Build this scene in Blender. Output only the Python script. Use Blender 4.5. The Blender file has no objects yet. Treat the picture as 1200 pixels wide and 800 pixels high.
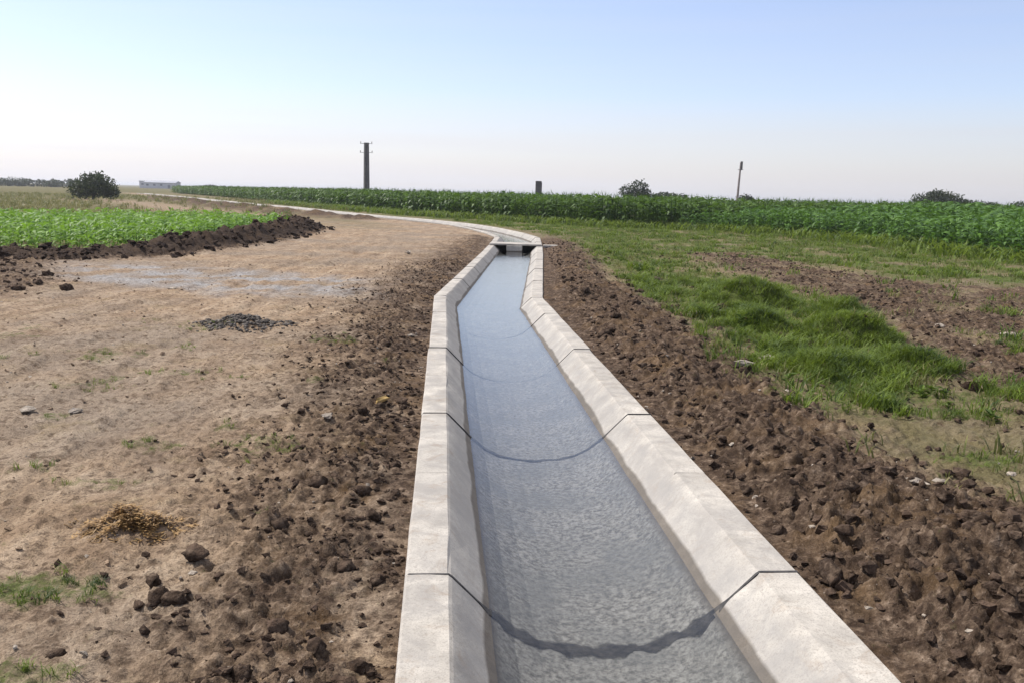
import bpy, math, random
import numpy as np
from mathutils import Vector, Matrix

random.seed(7)
RNG = np.random.default_rng(11)
R = math.radians
scene = bpy.context.scene
COL = scene.collection

# ------------------------------------------------------------------ camera
CAM_H = 1.75
cam = bpy.data.cameras.new('camera')
cam.sensor_width = 36.0
cam.lens = 36.0 * 1050.0 / 1200.0
cam.clip_start = 0.05
cam.clip_end = 9000.0
cam_o = bpy.data.objects.new('camera', cam)
COL.objects.link(cam_o)
cam_o.matrix_world = (Matrix.Translation((0, 0, CAM_H)) @ Matrix.Rotation(R(90 - 9.30), 4, 'X')
                      @ Matrix.Rotation(R(1.432), 4, 'Z'))
scene.camera = cam_o

# ------------------------------------------------------------------ sky and sun
SUN_AZ = R(-64)      # measured from +Y, negative to the left
SUN_EL = R(52)
world = bpy.data.worlds.new('World')
scene.world = world
world.use_nodes = True
wn = world.node_tree.nodes
wl = world.node_tree.links
for n in list(wn):
    wn.remove(n)
sky = wn.new('ShaderNodeTexSky')
sky.sky_type = 'NISHITA'
sky.sun_disc = False
sky.sun_elevation = SUN_EL
sky.sun_rotation = SUN_AZ
sky.altitude = 0
sky.air_density = 1.0
sky.dust_density = 0.8
sky.ozone_density = 3.0
bg = wn.new('ShaderNodeBackground')
bg.inputs['Strength'].default_value = 0.15
wo = wn.new('ShaderNodeOutputWorld')
# low summer haze all round the horizon, brighter towards the sun
tc = wn.new('ShaderNodeTexCoord')
sx = wn.new('ShaderNodeSeparateXYZ')
wl.new(tc.outputs['Generated'], sx.inputs[0])
hr = wn.new('ShaderNodeValToRGB')
hr.color_ramp.interpolation = 'EASE'
for e_, (p_, c_) in zip([hr.color_ramp.elements[0], hr.color_ramp.elements[1], hr.color_ramp.elements.new(0.05), hr.color_ramp.elements.new(0.16)],
                        [(0.0, 0.93), (0.24, 0.0), (0.045, 0.66), (0.11, 0.22)]):
    e_.position = p_; e_.color = (c_, c_, c_, 1)
wl.new(sx.outputs['Z'], hr.inputs[0])
dt = wn.new('ShaderNodeVectorMath'); dt.operation = 'DOT_PRODUCT'
wl.new(tc.outputs['Generated'], dt.inputs[0])
dt.inputs[1].default_value = (math.sin(SUN_AZ), math.cos(SUN_AZ), 0)
mr = wn.new('ShaderNodeMapRange')
mr.inputs['From Min'].default_value = -1; mr.inputs['From Max'].default_value = 1
mr.inputs['To Min'].default_value = 2.9; mr.inputs['To Max'].default_value = 5.7
wl.new(dt.outputs['Value'], mr.inputs['Value'])
hz = wn.new('ShaderNodeVectorMath'); hz.operation = 'SCALE'
hz.inputs[0].default_value = (0.965, 0.95, 1.0)
wl.new(mr.outputs[0], hz.inputs['Scale'])
hm = wn.new('ShaderNodeMix'); hm.data_type = 'RGBA'
tint = wn.new('ShaderNodeMix'); tint.data_type = 'RGBA'; tint.blend_type = 'MULTIPLY'
tint.inputs[0].default_value = 1.0; tint.inputs[7].default_value = (1.05, 0.965, 1.05, 1)
wl.new(sky.outputs[0], tint.inputs[6])
bmap = wn.new('ShaderNodeMapping'); bmap.inputs['Scale'].default_value = (1.2, 1.2, 42.0)
wl.new(tc.outputs['Generated'], bmap.inputs['Vector'])
bn = wn.new('ShaderNodeTexNoise'); bn.inputs['Scale'].default_value = 1.3; bn.inputs['Detail'].default_value = 3
wl.new(bmap.outputs[0], bn.inputs['Vector'])
bmr = wn.new('ShaderNodeMapRange')
bmr.inputs['From Min'].default_value = 0.3; bmr.inputs['From Max'].default_value = 0.7
bmr.inputs['To Min'].default_value = 0.72; bmr.inputs['To Max'].default_value = 1.12
wl.new(bn.outputs['Fac'], bmr.inputs['Value'])
bm_ = wn.new('ShaderNodeMath'); bm_.operation = 'MULTIPLY'; bm_.use_clamp = True
wl.new(hr.outputs[0], bm_.inputs[0]); wl.new(bmr.outputs[0], bm_.inputs[1])
wl.new(bm_.outputs[0], hm.inputs[0]); wl.new(tint.outputs[2], hm.inputs[6]); wl.new(hz.outputs[0], hm.inputs[7])
wl.new(hm.outputs[2], bg.inputs['Color'])
wl.new(bg.outputs[0], wo.inputs['Surface'])

sun = bpy.data.lights.new('sun', 'SUN')
sun.energy = 4.4
sun.angle = R(0.55)
sun.color = (1.0, 0.955, 0.89)
sun_o = bpy.data.objects.new('sun', sun)
COL.objects.link(sun_o)
sdir = Vector((math.sin(SUN_AZ) * math.cos(SUN_EL), math.cos(SUN_AZ) * math.cos(SUN_EL), math.sin(SUN_EL)))
sun_o.rotation_euler = sdir.to_track_quat('Z', 'Y').to_euler()
sun_o.location = sdir * 60

scene.view_settings.view_transform = 'Standard'
scene.view_settings.look = 'None'
scene.view_settings.gamma = 1.0
scene.view_settings.use_curve_mapping = False
scene.view_settings.exposure = 0.26
scene.render.engine = 'CYCLES'
scene.cycles.max_bounces = 8
scene.cycles.transparent_max_bounces = 12


# ------------------------------------------------------------------ numpy noise
def _hash(ix, iy, seed):
    h = (ix.astype(np.int64) * 374761393 + iy.astype(np.int64) * 668265263 + seed * 2147483647) & 0xFFFFFFFF
    h = ((h ^ (h >> 13)) * 1274126177) & 0xFFFFFFFF
    h = (h ^ (h >> 16)) & 0xFFFFFFFF
    return h / 4294967295.0


def pnoise(x, y, seed=0):
    x0 = np.floor(x); y0 = np.floor(y)
    fx = x - x0; fy = y - y0
    ux = fx * fx * fx * (fx * (fx * 6 - 15) + 10)
    uy = fy * fy * fy * (fy * (fy * 6 - 15) + 10)
    out = 0
    for dx in (0, 1):
        for dy in (0, 1):
            a = _hash(x0 + dx, y0 + dy, seed) * 2 * np.pi
            g = np.cos(a) * (fx - dx) + np.sin(a) * (fy - dy)
            out = out + g * (ux if dx else 1 - ux) * (uy if dy else 1 - uy)
    return out * 1.5


def fbm(x, y, octv=4, seed=0, gain=0.5):
    s = 0; a = 1; t = 0
    for o in range(octv):
        s = s + a * pnoise(x, y, seed + o * 17)
        t += a
        x = x * 2.03 + 11.3; y = y * 2.03 + 5.7; a *= gain
    return s / t


def worley(x, y, seed=0):
    x0 = np.floor(x); y0 = np.floor(y)
    best = np.full(np.shape(x), 9.0); idv = np.zeros(np.shape(x))
    for dx in (-1, 0, 1):
        for dy in (-1, 0, 1):
            cx = x0 + dx; cy = y0 + dy
            px = cx + _hash(cx, cy, seed); py = cy + _hash(cx, cy, seed + 5)
            d = np.hypot(px - x, py - y)
            m = d < best
            best = np.where(m, d, best)
            idv = np.where(m, _hash(cx, cy, seed + 9), idv)
    return best, idv


def sstep(a, b, v):
    t = np.clip((v - a) / (b - a), 0, 1)
    return t * t * (3 - 2 * t)


def seg_dist(x, y, pts, closed=False):
    pts = list(pts)
    if closed:
        pts = pts + [pts[0]]
    best = np.full(np.shape(x), 1e9)
    for (ax, ay), (bx, by) in zip(pts[:-1], pts[1:]):
        vx, vy = bx - ax, by - ay
        t = np.clip(((x - ax) * vx + (y - ay) * vy) / (vx * vx + vy * vy), 0, 1)
        best = np.minimum(best, np.hypot(x - ax - t * vx, y - ay - t * vy))
    return best


def poly_sd(x, y, pts):
    """signed distance to polygon, positive inside"""
    d = seg_dist(x, y, pts, True)
    ins = np.zeros(np.shape(x), bool)
    n = len(pts)
    for i in range(n):
        ax, ay = pts[i]; bx, by = pts[(i + 1) % n]
        if ay == by:
            continue
        c = ((ay > y) != (by > y)) & (x < (bx - ax) * (y - ay) / (by - ay) + ax)
        ins ^= c
    return np.where(ins, d, -d)


# ------------------------------------------------------------------ site plan (metres, camera foot at origin)
CL = [(1.132, -4), (0.551, 3.0), (-0.425, 15.4), (0.02, 30.0), (0.12, 37.6), (-0.35, 41.0), (-1.5, 46.5), (-3.0, 51.7),
      (-6.63, 59.25), (-10.3, 65.0), (-15.3, 74.6), (-22, 88.3), (-30, 101.6), (-40.3, 121.5), (-60, 160), (-85, 205)]
HALF = 0.94
RIM = 0.20
WATER_Z = -0.20

DARK_L = [(-1.4, -3), (-1.42, 2.95), (-1.5, 3.6), (-1.75, 5.3), (-2.0, 7.3), (-2.5, 10), (-2.9, 15.9), (-2.9, 22),
          (-2.6, 31), (-2.3, 38.6), (0, 38), (0, 20), (0.6, -3)]
DARK_R = [(0.6, -3), (0, 15), (0, 34), (1.5, 40), (2.6, 32), (2.5, 26.8), (2.1, 18.6), (2.45, 16.4), (2.5, 12.6), (2.6, 9.4),
          (2.62, 7.5), (2.7, 6.0), (2.9, 5.2), (4.6, 4.9), (6, 3), (5, -3)]
GREEN = [(3.1, 57.9), (2.3, 30), (2.4, 18.9), (2.6, 16.5), (2.75, 12.6), (2.7, 10.5), (2.6, 8.9), (2.75, 7.8), (3.3, 7.6),
         (3.96, 8.1), (4.7, 10.2), (5.4, 13.1), (5.5, 16.4), (5.1, 19.6), (4.8, 26), (5.6, 43)]
BAND = [(-31, 112), (-20.5, 89), (-13.5, 74.6), (-4.6, 59), (-0.6, 49.5), (1.5, 42), (2.6, 34), (4.5, 28), (8, 27), (9.0, 22.5), (11, 18.5), (16, 15), (30, 20), (30, 70), (-20, 112)]
BROWN_R = [(5.4, 31), (5.6, 23.2), (5.6, 17.1), (5.7, 14.6), (5.2, 11.5), (4.6, 9.2), (5.2, 7.8), (13, 11.0), (14, 19.2),
           (9.4, 20.6), (8.4, 24), (7.9, 31)]
TAN_R = [(2.7, 7.2), (3.4, 7.4), (4.4, 7.0), (6.5, 7.2), (5.6, 4.9), (3.3, 5.3), (2.9, 5.5), (2.65, 6.2)]
GREY = [(-10.2, 20.6), (-8.3, 20.6), (-6.2, 19.9), (-4.8, 19.3), (-2.9, 18.2), (-2.4, 15.0), (-4.7, 15.4), (-7, 16.2), (-9, 17.6)]
DARK_FL = [(-13, 22), (-10.6, 20.7), (-8.3, 16.2), (-8.0, 14.0), (-12, 12.5), (-20, 16)]
RIDGE = [(-13.5, 21.6), (-10.9, 21.9), (-9.9, 23.4), (-9.5, 27), (-9.2, 31), (-9.4, 36), (-9.6, 40), (-10.4, 44), (-12.5, 46)]
CROP = [(-13.2, 22.8), (-11.0, 23.8), (-10.2, 27.5), (-9.9, 32), (-10.1, 38), (-10.8, 43), (-15, 45.8), (-19, 44.8), (-24, 41.2),
        (-33, 41), (-30, 24)]
SPOIL = [(-8.0, 57), (-12.5, 64.5), (-17, 73), (-24, 86.5), (-32, 100), (-44, 122), (-54, 128), (-40, 103), (-30, 85), (-21, 71), (-15, 62), (-10.5, 56.5)]
FARTRACK = [(-8.5, 48), (-12, 56), (-21, 70), (-32, 87), (-44, 106), (-50, 112), (-56, 110), (-40, 90), (-30, 72), (-24, 62), (-14, 52)]
CORN_EDGE = [(17.2, 27.0), (17.3, 38.5), (16.3, 44.8), (13.5, 50.6), (9.8, 53.3), (5.1, 56.1), (-0.2, 62.7), (-7, 71), (-17.3, 89.8),
             (-29, 112.7), (-53, 164.5)]
RUTS = [(-2.6, 1.0), (-3.0, 6), (-3.3, 10), (-3.6, 16), (-3.9, 24), (-4.4, 32), (-5.5, 40), (-8.5, 48), (-14, 58)]
MOUNDS = [(4.10, 15.4, 0.80, 0.60, 0.46), (4.45, 11.9, 0.66, 0.60, 0.33), (3.45, 9.4, 0.55, 0.60, 0.17), (5.0, 13.6, 0.5, 0.6, 0.30),
          (3.45, 12.4, 0.42, 0.5, 0.24), (4.35, 9.7, 0.46, 0.45, 0.22)]


def right_of(x, y):
    return x - np.interp(y, [p[1] for p in CL], [p[0] for p in CL])


def canal_dist(x, y):
    return seg_dist(x, y, CL)


def masks(x, y):
    w = fbm(x * 1.1, y * 1.1, 4, 3) * 0.55 + fbm(x * 5, y * 5, 3, 8) * 0.12
    far = 1 + np.hypot(x, y) / 25.0
    soft = lambda p, s=0.35, o=0.0: sstep(-s, s, poly_sd(x, y, p) / far ** 0.5 + w + o)
    wl_ = fbm(x * 2.4, y * 1.3, 4, 35)
    dl = sstep(-1.0, 1.3, poly_sd(x, y, DARK_L) / far ** 0.5 + w * 0.8)
    dark = np.maximum(dl * np.clip(0.95 + 0.8 * wl_, 0.5, 1), soft(DARK_R, 0.45))
    dark = np.maximum(dark, soft(DARK_FL, 0.6) * 0.8)
    br = soft(BROWN_R, 0.5) * np.clip(1.0 + 1.1 * fbm(x * 0.7, y * 0.7, 3, 31), 0.6, 1)
    dark = np.maximum(dark, br)
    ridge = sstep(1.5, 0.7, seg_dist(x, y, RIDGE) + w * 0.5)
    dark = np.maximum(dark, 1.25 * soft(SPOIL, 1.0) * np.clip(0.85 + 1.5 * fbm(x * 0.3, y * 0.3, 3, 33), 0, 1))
    band = soft(BAND, 1.0) * np.clip(0.76 + 2.4 * fbm(x * 0.5, y * 0.5, 4, 41, 0.6), 0.08, 1)
    green = np.maximum(soft(GREEN, 0.6) * np.clip(0.95 + 1.7 * fbm(x * 1.1, y * 0.8, 4, 46, 0.6), 0.2, 1), band)
    for mx, my, a, b, h in MOUNDS:
        green = np.maximum(green, sstep(1.25, 0.8, np.hypot((x - mx) / a, (y - my) / b) + w * 0.4))
    green = np.maximum(green, soft(CROP, 0.6) * 0.55)
    green = np.maximum(green, 0.42 * (x > 2.4) * (y > 7.4) * np.clip(0.8 + 2.0 * fbm(x * 0.9, y * 0.9, 3, 43), 0, 1.4))
    green = green * (1 - br * np.clip(0.8 + 1.2 * fbm(x * 0.8, y * 0.8, 3, 44), 0.3, 1))
    tan_r = soft(TAN_R, 0.6) * np.clip(0.7 + 1.5 * fbm(x * 2, y * 2, 3, 36), 0.1, 1)
    dark = np.maximum(dark, (right_of(x, y) > 0) * 0.38 * (1 - tan_r) * sstep(60, 40, y))
    dark = dark * (1 - tan_r * 0.75) * (1 - green * 0.6)
    dark = np.maximum(dark, ridge * 1.5)  # ridge soil pushed darker, shade of its face put into the colour
    green = green * (1 - ridge)
    grey = soft(GREY, 0.7) * np.clip(0.55 + 2.4 * fbm(x * 0.9, y * 0.9, 4, 21), 0, 1)
    # sparse green flecks on the left track
    fl = sstep(0.18, 0.36, fbm(x * 0.9 + 3, y * 0.9, 3, 51)) * (x < -1.2) * sstep(9, 5, np.hypot(x + 3.5, y - 5)) * 0.45
    for gx, gy, a, b, s in ((-2.1, 3.75, 0.36, 0.16, 0.95), (-2.45, 5.2, 0.32, 0.13, 0.6), (-1.85, 3.05, 0.25, 0.12, 0.7), (-3.1, 4.4, .5, .2, .5),
                            (-3.9, 7.9, .45, .16, .4), (-3.95, 11.4, .5, .3, .5), (3.25, 6.15, .32, .2, .95), (4.5, 7.7, .6, .25, .8), (5.2, 8.6, .7, .4, .8)):
        fl = np.maximum(fl, 0.72 * s * sstep(1.4, 0.5, np.hypot((x - gx) / a, (y - gy) / b) + w))
    green = np.maximum(green, fl)
    dry = sstep(38, 60, y) * (right_of(x, y) < 0) * sstep(3.0, 6.0, canal_dist(x, y)) * (1 - soft(FARTRACK, 2.0))
    dry = np.maximum(dry, (right_of(x, y) > 0) * (1 - dark) * 0.8)
    return dark, green, grey, dry


def height(x, y, mk=None):
    """terrain height; the canal trench is dug out"""
    if mk is None:
        mk = masks(x, y)
    dark, green, grey, dry = mk
    r = np.hypot(x, y)
    d = canal_dist(x, y)
    near = sstep(70, 20, r)
    z = -0.055 + 0.05 * fbm(x * 0.25, y * 0.25, 3, 61) * sstep(1, 4, d)
    # furrows left by the digger, running along (0.46, 0.89)
    u = x * 0.89 - y * 0.46; v = x * 0.46 + y * 0.89
    fur = fbm(u * 4.2, v * 0.9, 3, 71)
    f1, id1 = worley(x * 6.0 + 0.6 * pnoise(x * 4, y * 4, 5), y * 6.0, 81)
    f2, id2 = worley(x * 13.0, y * 13.0 + 0.5 * pnoise(x * 9, y * 9, 6), 82)
    f3, id3 = worley(x * 27.0 + 0.5 * pnoise(x * 20, y * 20, 4), y * 27.0, 83)
    step = lambda f, i: sstep(0.62, 0.22, f) * (0.15 + i ** 1.5)
    lump = step(f1, id1) * 0.045 + step(f2, id2) * 0.030 + step(f3, id3) * 0.017 + np.abs(fbm(x * 15, y * 15, 4, 93, 0.6)) * 0.05
    right = (x > (0.80 - 0.083 * y)) * 1.0
    amp = np.where(right > 0, 1.3, 0.95)
    rough = dark * near * (amp * lump + 0.065 * (0.35 - np.abs(fur)) * np.where(right > 0, 0.8, 1.7) + 0.03 * fbm(x * 9, y * 9, 3, 91) * amp)
    rut = 0
    for ox in (-0.15, 1.45, 0.55, 2.2):
        rq = seg_dist(x + ox + 0.12 * pnoise(y * 0.25, x * 0 + ox, 14), y, RUTS)
        rut = rut - 0.028 * sstep(0.19, 0.09, rq) + 0.014 * sstep(0.14, 0.05, np.abs(rq - 0.25))
    rough = rough + (1 - dark) * near * (0.026 * fbm(x * 5, y * 5, 4, 95, 0.6) + 0.022 * fbm(u * 2.4, v * 0.7, 3, 72)
                                         + 0.05 * np.maximum(0, 0.5 - f2) * (id2 > 0.6) * (1 + (x > 1.2) * 0.8) + 0.03 * np.maximum(0, 0.5 - f3) * (id3 > 0.5)
                                         + rut * (x < 0) * (0.6 + fbm(x * 0.7, y * 0.7, 2, 13)))
    z = z + rough * (0.25 + 0.75 * sstep(0.95, 1.35, d))
    # spoil heaped on the right bank
    z = z + dark * right * near * 0.09 * sstep(1.1, 1.7, d) * (1 + fbm(x * 1.2, y * 1.2, 3, 15) * 1.6) * sstep(4.5, 2.2, d)
    # ridge at the edge of the left field
    rd = seg_dist(x, y, RIDGE)
    rh = 0.12 + 0.30 * sstep(22.0, 28.0, y)
    z = z + rh * sstep(1.0, 0.15, rd) * (0.85 + 1.0 * fbm(x * 1.4, y * 1.4, 3, 16)) + sstep(1.6, 0.6, rd) * 0.17 * fbm(x * 3.2, y * 3.2, 4, 17, 0.65)
    # low spoil along the far canal
    z = z + 0.30 * sstep(-0.2, 1.6, poly_sd(x, y, SPOIL)) * np.clip(0.7 + 1.8 * fbm(x * 0.5, y * 0.5, 3, 18), 0.1, 2)
    for mx, my, a, b, h in MOUNDS:
        q = np.hypot((x - mx) / a, (y - my) / b)
        z = z + h * sstep(1.25, 0.1, q) * (0.9 + 0.4 * fbm(x * 2.2, y * 2.2, 2, 19))
    # shallow heaps on the track
    for mx, my, a, b, h in ((-3.55, 11.7, 0.62, 0.5, 0.07), (-1.98, 4.47, 0.27, 0.16, 0.05)):
        z = z + h * sstep(1.2, 0.1, np.hypot((x - mx) / a, (y - my) / b))
    # beside the concrete the soil never climbs over the rim
    cap = -0.022 + 0.03 * sstep(0.97, 1.1, d) + 1.0 * sstep(1.05, 2.0, d)
    z = np.minimum(z, cap)
    z = np.where(d < HALF - 0.09, -0.95, z)
    return z


# ------------------------------------------------------------------ mesh helpers
def mesh_np(name, verts, tris=None, quads=None, smooth=False):
    me = bpy.data.meshes.new(name)
    verts = np.asarray(verts, np.float32).reshape(-1, 3)
    me.vertices.add(len(verts))
    me.vertices.foreach_set('co', verts.ravel())
    loops = []; starts = []; n = 0
    for arr, k in ((tris, 3), (quads, 4)):
        if arr is None or len(arr) == 0:
            continue
        arr = np.asarray(arr, np.int32).reshape(-1, k)
        loops.append(arr.ravel())
        starts.append(n + np.arange(len(arr), dtype=np.int32) * k)
        n += arr.size
    loops = np.concatenate(loops); starts = np.concatenate(starts)
    me.loops.add(len(loops)); me.loops.foreach_set('vertex_index', loops)
    me.polygons.add(len(starts)); me.polygons.foreach_set('loop_start', starts)
    me.polygons.foreach_set('use_smooth', np.full(len(starts), bool(smooth)))
    me.update(calc_edges=True)
    me.validate()
    return me


def link(name, me, mat=None, parent=None, loc=None, rotz=None, scale=None):
    o = bpy.data.objects.new(name, me)
    COL.objects.link(o)
    if mat is not None and me is not None and not me.materials:
        me.materials.append(mat)
    if parent is not None:
        o.parent = parent
    if loc is not None:
        o.location = loc
    if rotz is not None:
        o.rotation_euler = (0, 0, rotz)
    if scale is not None:
        o.scale = (scale,) * 3 if isinstance(scale, (int, float)) else scale
    return o


def tag(o, label, cat, group=None):
    o['label'] = label; o['category'] = cat
    if group:
        o['group'] = group
    return o


def kind(o, k, label=None, cat=None):
    o['kind'] = k
    if label:
        o['label'] = label
    if cat:
        o['category'] = cat
    return o


class Geo:
    """collects triangles and quads"""
    def __init__(self):
        self.v = []; self.t = []; self.q = []

    def quad(self, a, b, c, d):
        n = len(self.v); self.v += [a, b, c, d]; self.q.append((n, n + 1, n + 2, n + 3))

    def tri(self, a, b, c):
        n = len(self.v); self.v += [a, b, c]; self.t.append((n, n + 1, n + 2))

    def box(self, cx, cy, cz, sx, sy, sz, bev=0.0):
        n = len(self.v)
        x, y, z = sx / 2, sy / 2, sz / 2
        if bev <= 0:
            self.v += [(cx + i * x, cy + j * y, cz + k * z) for k in (-1, 1) for j in (-1, 1) for i in (-1, 1)]
            for f in ((0, 2, 3, 1), (4, 5, 7, 6), (0, 1, 5, 4), (2, 6, 7, 3), (0, 4, 6, 2), (1, 3, 7, 5)):
                self.q.append(tuple(n + i for i in f))
            return
        rings = []
        for zz, ins in ((-z, bev), (-z + bev, 0), (z - bev, 0), (z, bev)):
            ring = []
            for sx_, sy_ in ((-1, -1), (1, -1), (1, 1), (-1, 1)):
                for o in ((0, 1), (1, 0)) if sx_ * sy_ > 0 else ((1, 0), (0, 1)):
                    ring.append((cx + sx_ * (x - ins - o[0] * bev), cy + sy_ * (y - ins - o[1] * bev), cz + zz))
            rings.append(ring)
        for ring in rings:
            self.v += ring
        for k in range(3):
            for i in range(8):
                j = (i + 1) % 8
                self.q.append((n + k * 8 + i, n + k * 8 + j, n + k * 8 + 8 + j, n + k * 8 + 8 + i))
        for b, rev in ((n, True), (n + 24, False)):
            idx = [b + i for i in range(8)]
            if rev:
                idx = idx[::-1]
            for i in range(1, 7):
                self.t.append((idx[0], idx[i], idx[i + 1]))

    def tube(self, pts, radii, sides=6, cap=True):
        n = len(self.v)
        for k, (p, r) in enumerate(zip(pts, radii)):
            p = Vector(p)
            a = Vector(pts[max(k - 1, 0)]); b = Vector(pts[min(k + 1, len(pts) - 1)])
            t = (b - a).normalized()
            s = t.orthogonal().normalized() if abs(t.z) < 0.95 else Vector((1, 0, 0))
            s = (s - t * s.dot(t)).normalized()
            w = t.cross(s)
            for i in range(sides):
                an = 2 * math.pi * i / sides
                self.v.append(tuple(p + (s * math.cos(an) + w * math.sin(an)) * r))
        for k in range(len(pts) - 1):
            for i in range(sides):
                j = (i + 1) % sides
                self.q.append((n + k * sides + i, n + k * sides + j, n + (k + 1) * sides + j, n + (k + 1) * sides + i))
        if cap:
            b = n + (len(pts) - 1) * sides
            for i in range(1, sides - 1):
                self.t.append((b, b + i, b + i + 1))
                self.t.append((n, n + i + 1, n + i))

    def mesh(self, name, smooth=False):
        return mesh_np(name, self.v, self.t, self.q, smooth)


def replicate(protos, which, pos, rotz, scale, tilt=None):
    """numpy copies of (verts, tris) prototypes into one vertex / triangle soup"""
    V = []; T = []; base = 0
    for k, (pv, pt) in enumerate(protos):
        m = np.nonzero(which == k)[0]
        if len(m) == 0:
            continue
        sc = scale[m]
        if sc.ndim == 1:
            sc = np.repeat(sc[:, None], 3, 1)
        P = pv[None] * sc[:, None, :]
        if tilt is not None:
            ca, sa = np.cos(tilt[m])[:, None], np.sin(tilt[m])[:, None]
            y = P[..., 1] * ca - P[..., 2] * sa; z = P[..., 1] * sa + P[..., 2] * ca
            P = np.stack([P[..., 0], y, z], -1)
        c, s = np.cos(rotz[m])[:, None], np.sin(rotz[m])[:, None]
        Q = np.stack([P[..., 0] * c - P[..., 1] * s, P[..., 0] * s + P[..., 1] * c, P[..., 2]], -1) + pos[m][:, None, :]
        V.append(Q.reshape(-1, 3))
        T.append((pt[None] + (np.arange(len(m)) * len(pv))[:, None, None] + base).reshape(-1, 3))
        base += len(m) * len(pv)
    return np.concatenate(V), np.concatenate(T)


def geo_np(g):
    t = list(g.t)
    for a, b, c, d in g.q:
        t += [(a, b, c), (a, c, d)]
    return np.array(g.v, float), np.array(t, int)


# ------------------------------------------------------------------ materials
class Mat:
    def __init__(self, name, rough=0.9, spec=0.2):
        self.m = bpy.data.materials.new(name)
        self.m.use_nodes = True
        self.nt = self.m.node_tree
        self.p = self.nt.nodes['Principled BSDF']
        self.out = self.nt.nodes['Material Output']
        self.p.inputs['Roughness'].default_value = rough
        self.p.inputs['Specular IOR Level'].default_value = spec
        self._geo = None

    def n(self, t, **kw):
        nd = self.nt.nodes.new(t)
        for k, v in kw.items():
            setattr(nd, k, v)
        return nd

    def l(self, a, b):
        self.nt.links.new(a, b)

    def pos(self):
        if not self._geo:
            self._geo = self.n('ShaderNodeNewGeometry')
        return self._geo.outputs['Position']

    def local(self):
        return self.n('ShaderNodeTexCoord').outputs['Object']

    def noise(self, scale, detail=4, rough=0.55, vec=None, stretch=None, dist=0.0):
        v = vec or self.pos()
        if stretch:
            mp = self.n('ShaderNodeMapping')
            mp.inputs['Scale'].default_value = stretch[0]
            mp.inputs['Rotation'].default_value = stretch[1] if len(stretch) > 1 else (0, 0, 0)
            self.l(v, mp.inputs['Vector']); v = mp.outputs[0]
        t = self.n('ShaderNodeTexNoise')
        t.inputs['Scale'].default_value = scale
        t.inputs['Detail'].default_value = detail
        t.inputs['Roughness'].default_value = rough
        t.inputs['Distortion'].default_value = dist
        self.l(v, t.inputs['Vector'])
        return t.outputs['Fac']

    def ramp(self, fac, stops):
        r = self.n('ShaderNodeValToRGB')
        el = r.color_ramp.elements
        while len(el) < len(stops):
            el.new(0.5)
        for e, (p, c) in zip(el, stops):
            e.position = p
            e.color = (c, c, c, 1) if isinstance(c, (int, float)) else (*c, 1)
        self.l(fac, r.inputs[0])
        return r.outputs[0]

    def mix(self, fac, a, b, blend='MIX'):
        m = self.n('ShaderNodeMix', data_type='RGBA', blend_type=blend)
        for sock, v in ((m.inputs[0], fac), (m.inputs[6], a), (m.inputs[7], b)):
            if isinstance(v, (int, float)):
                sock.default_value = v
            elif isinstance(v, tuple):
                sock.default_value = (*v, 1)
            else:
                self.l(v, sock)
        return m.outputs[2]

    def math(self, op, a, b=0.0, clamp=False):
        m = self.n('ShaderNodeMath', operation=op)
        m.use_clamp = clamp
        for s, v in ((m.inputs[0], a), (m.inputs[1], b)):
            if isinstance(v, (int, float)):
                s.default_value = v
            else:
                self.l(v, s)
        return m.outputs[0]

    def bump(self, h, strength=0.5, dist=0.02, prev=None):
        b = self.n('ShaderNodeBump')
        b.inputs['Strength'].default_value = strength
        b.inputs['Distance'].default_value = dist
        self.l(h, b.inputs['Height'])
        if prev is not None:
            self.l(prev, b.inputs['Normal'])
        return b.outputs[0]

    def color(self, c):
        if isinstance(c, tuple):
            self.p.inputs['Base Color'].default_value = (*c, 1)
        else:
            self.l(c, self.p.inputs['Base Color'])

    def normal(self, nrm):
        self.l(nrm, self.p.inputs['Normal'])


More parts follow.
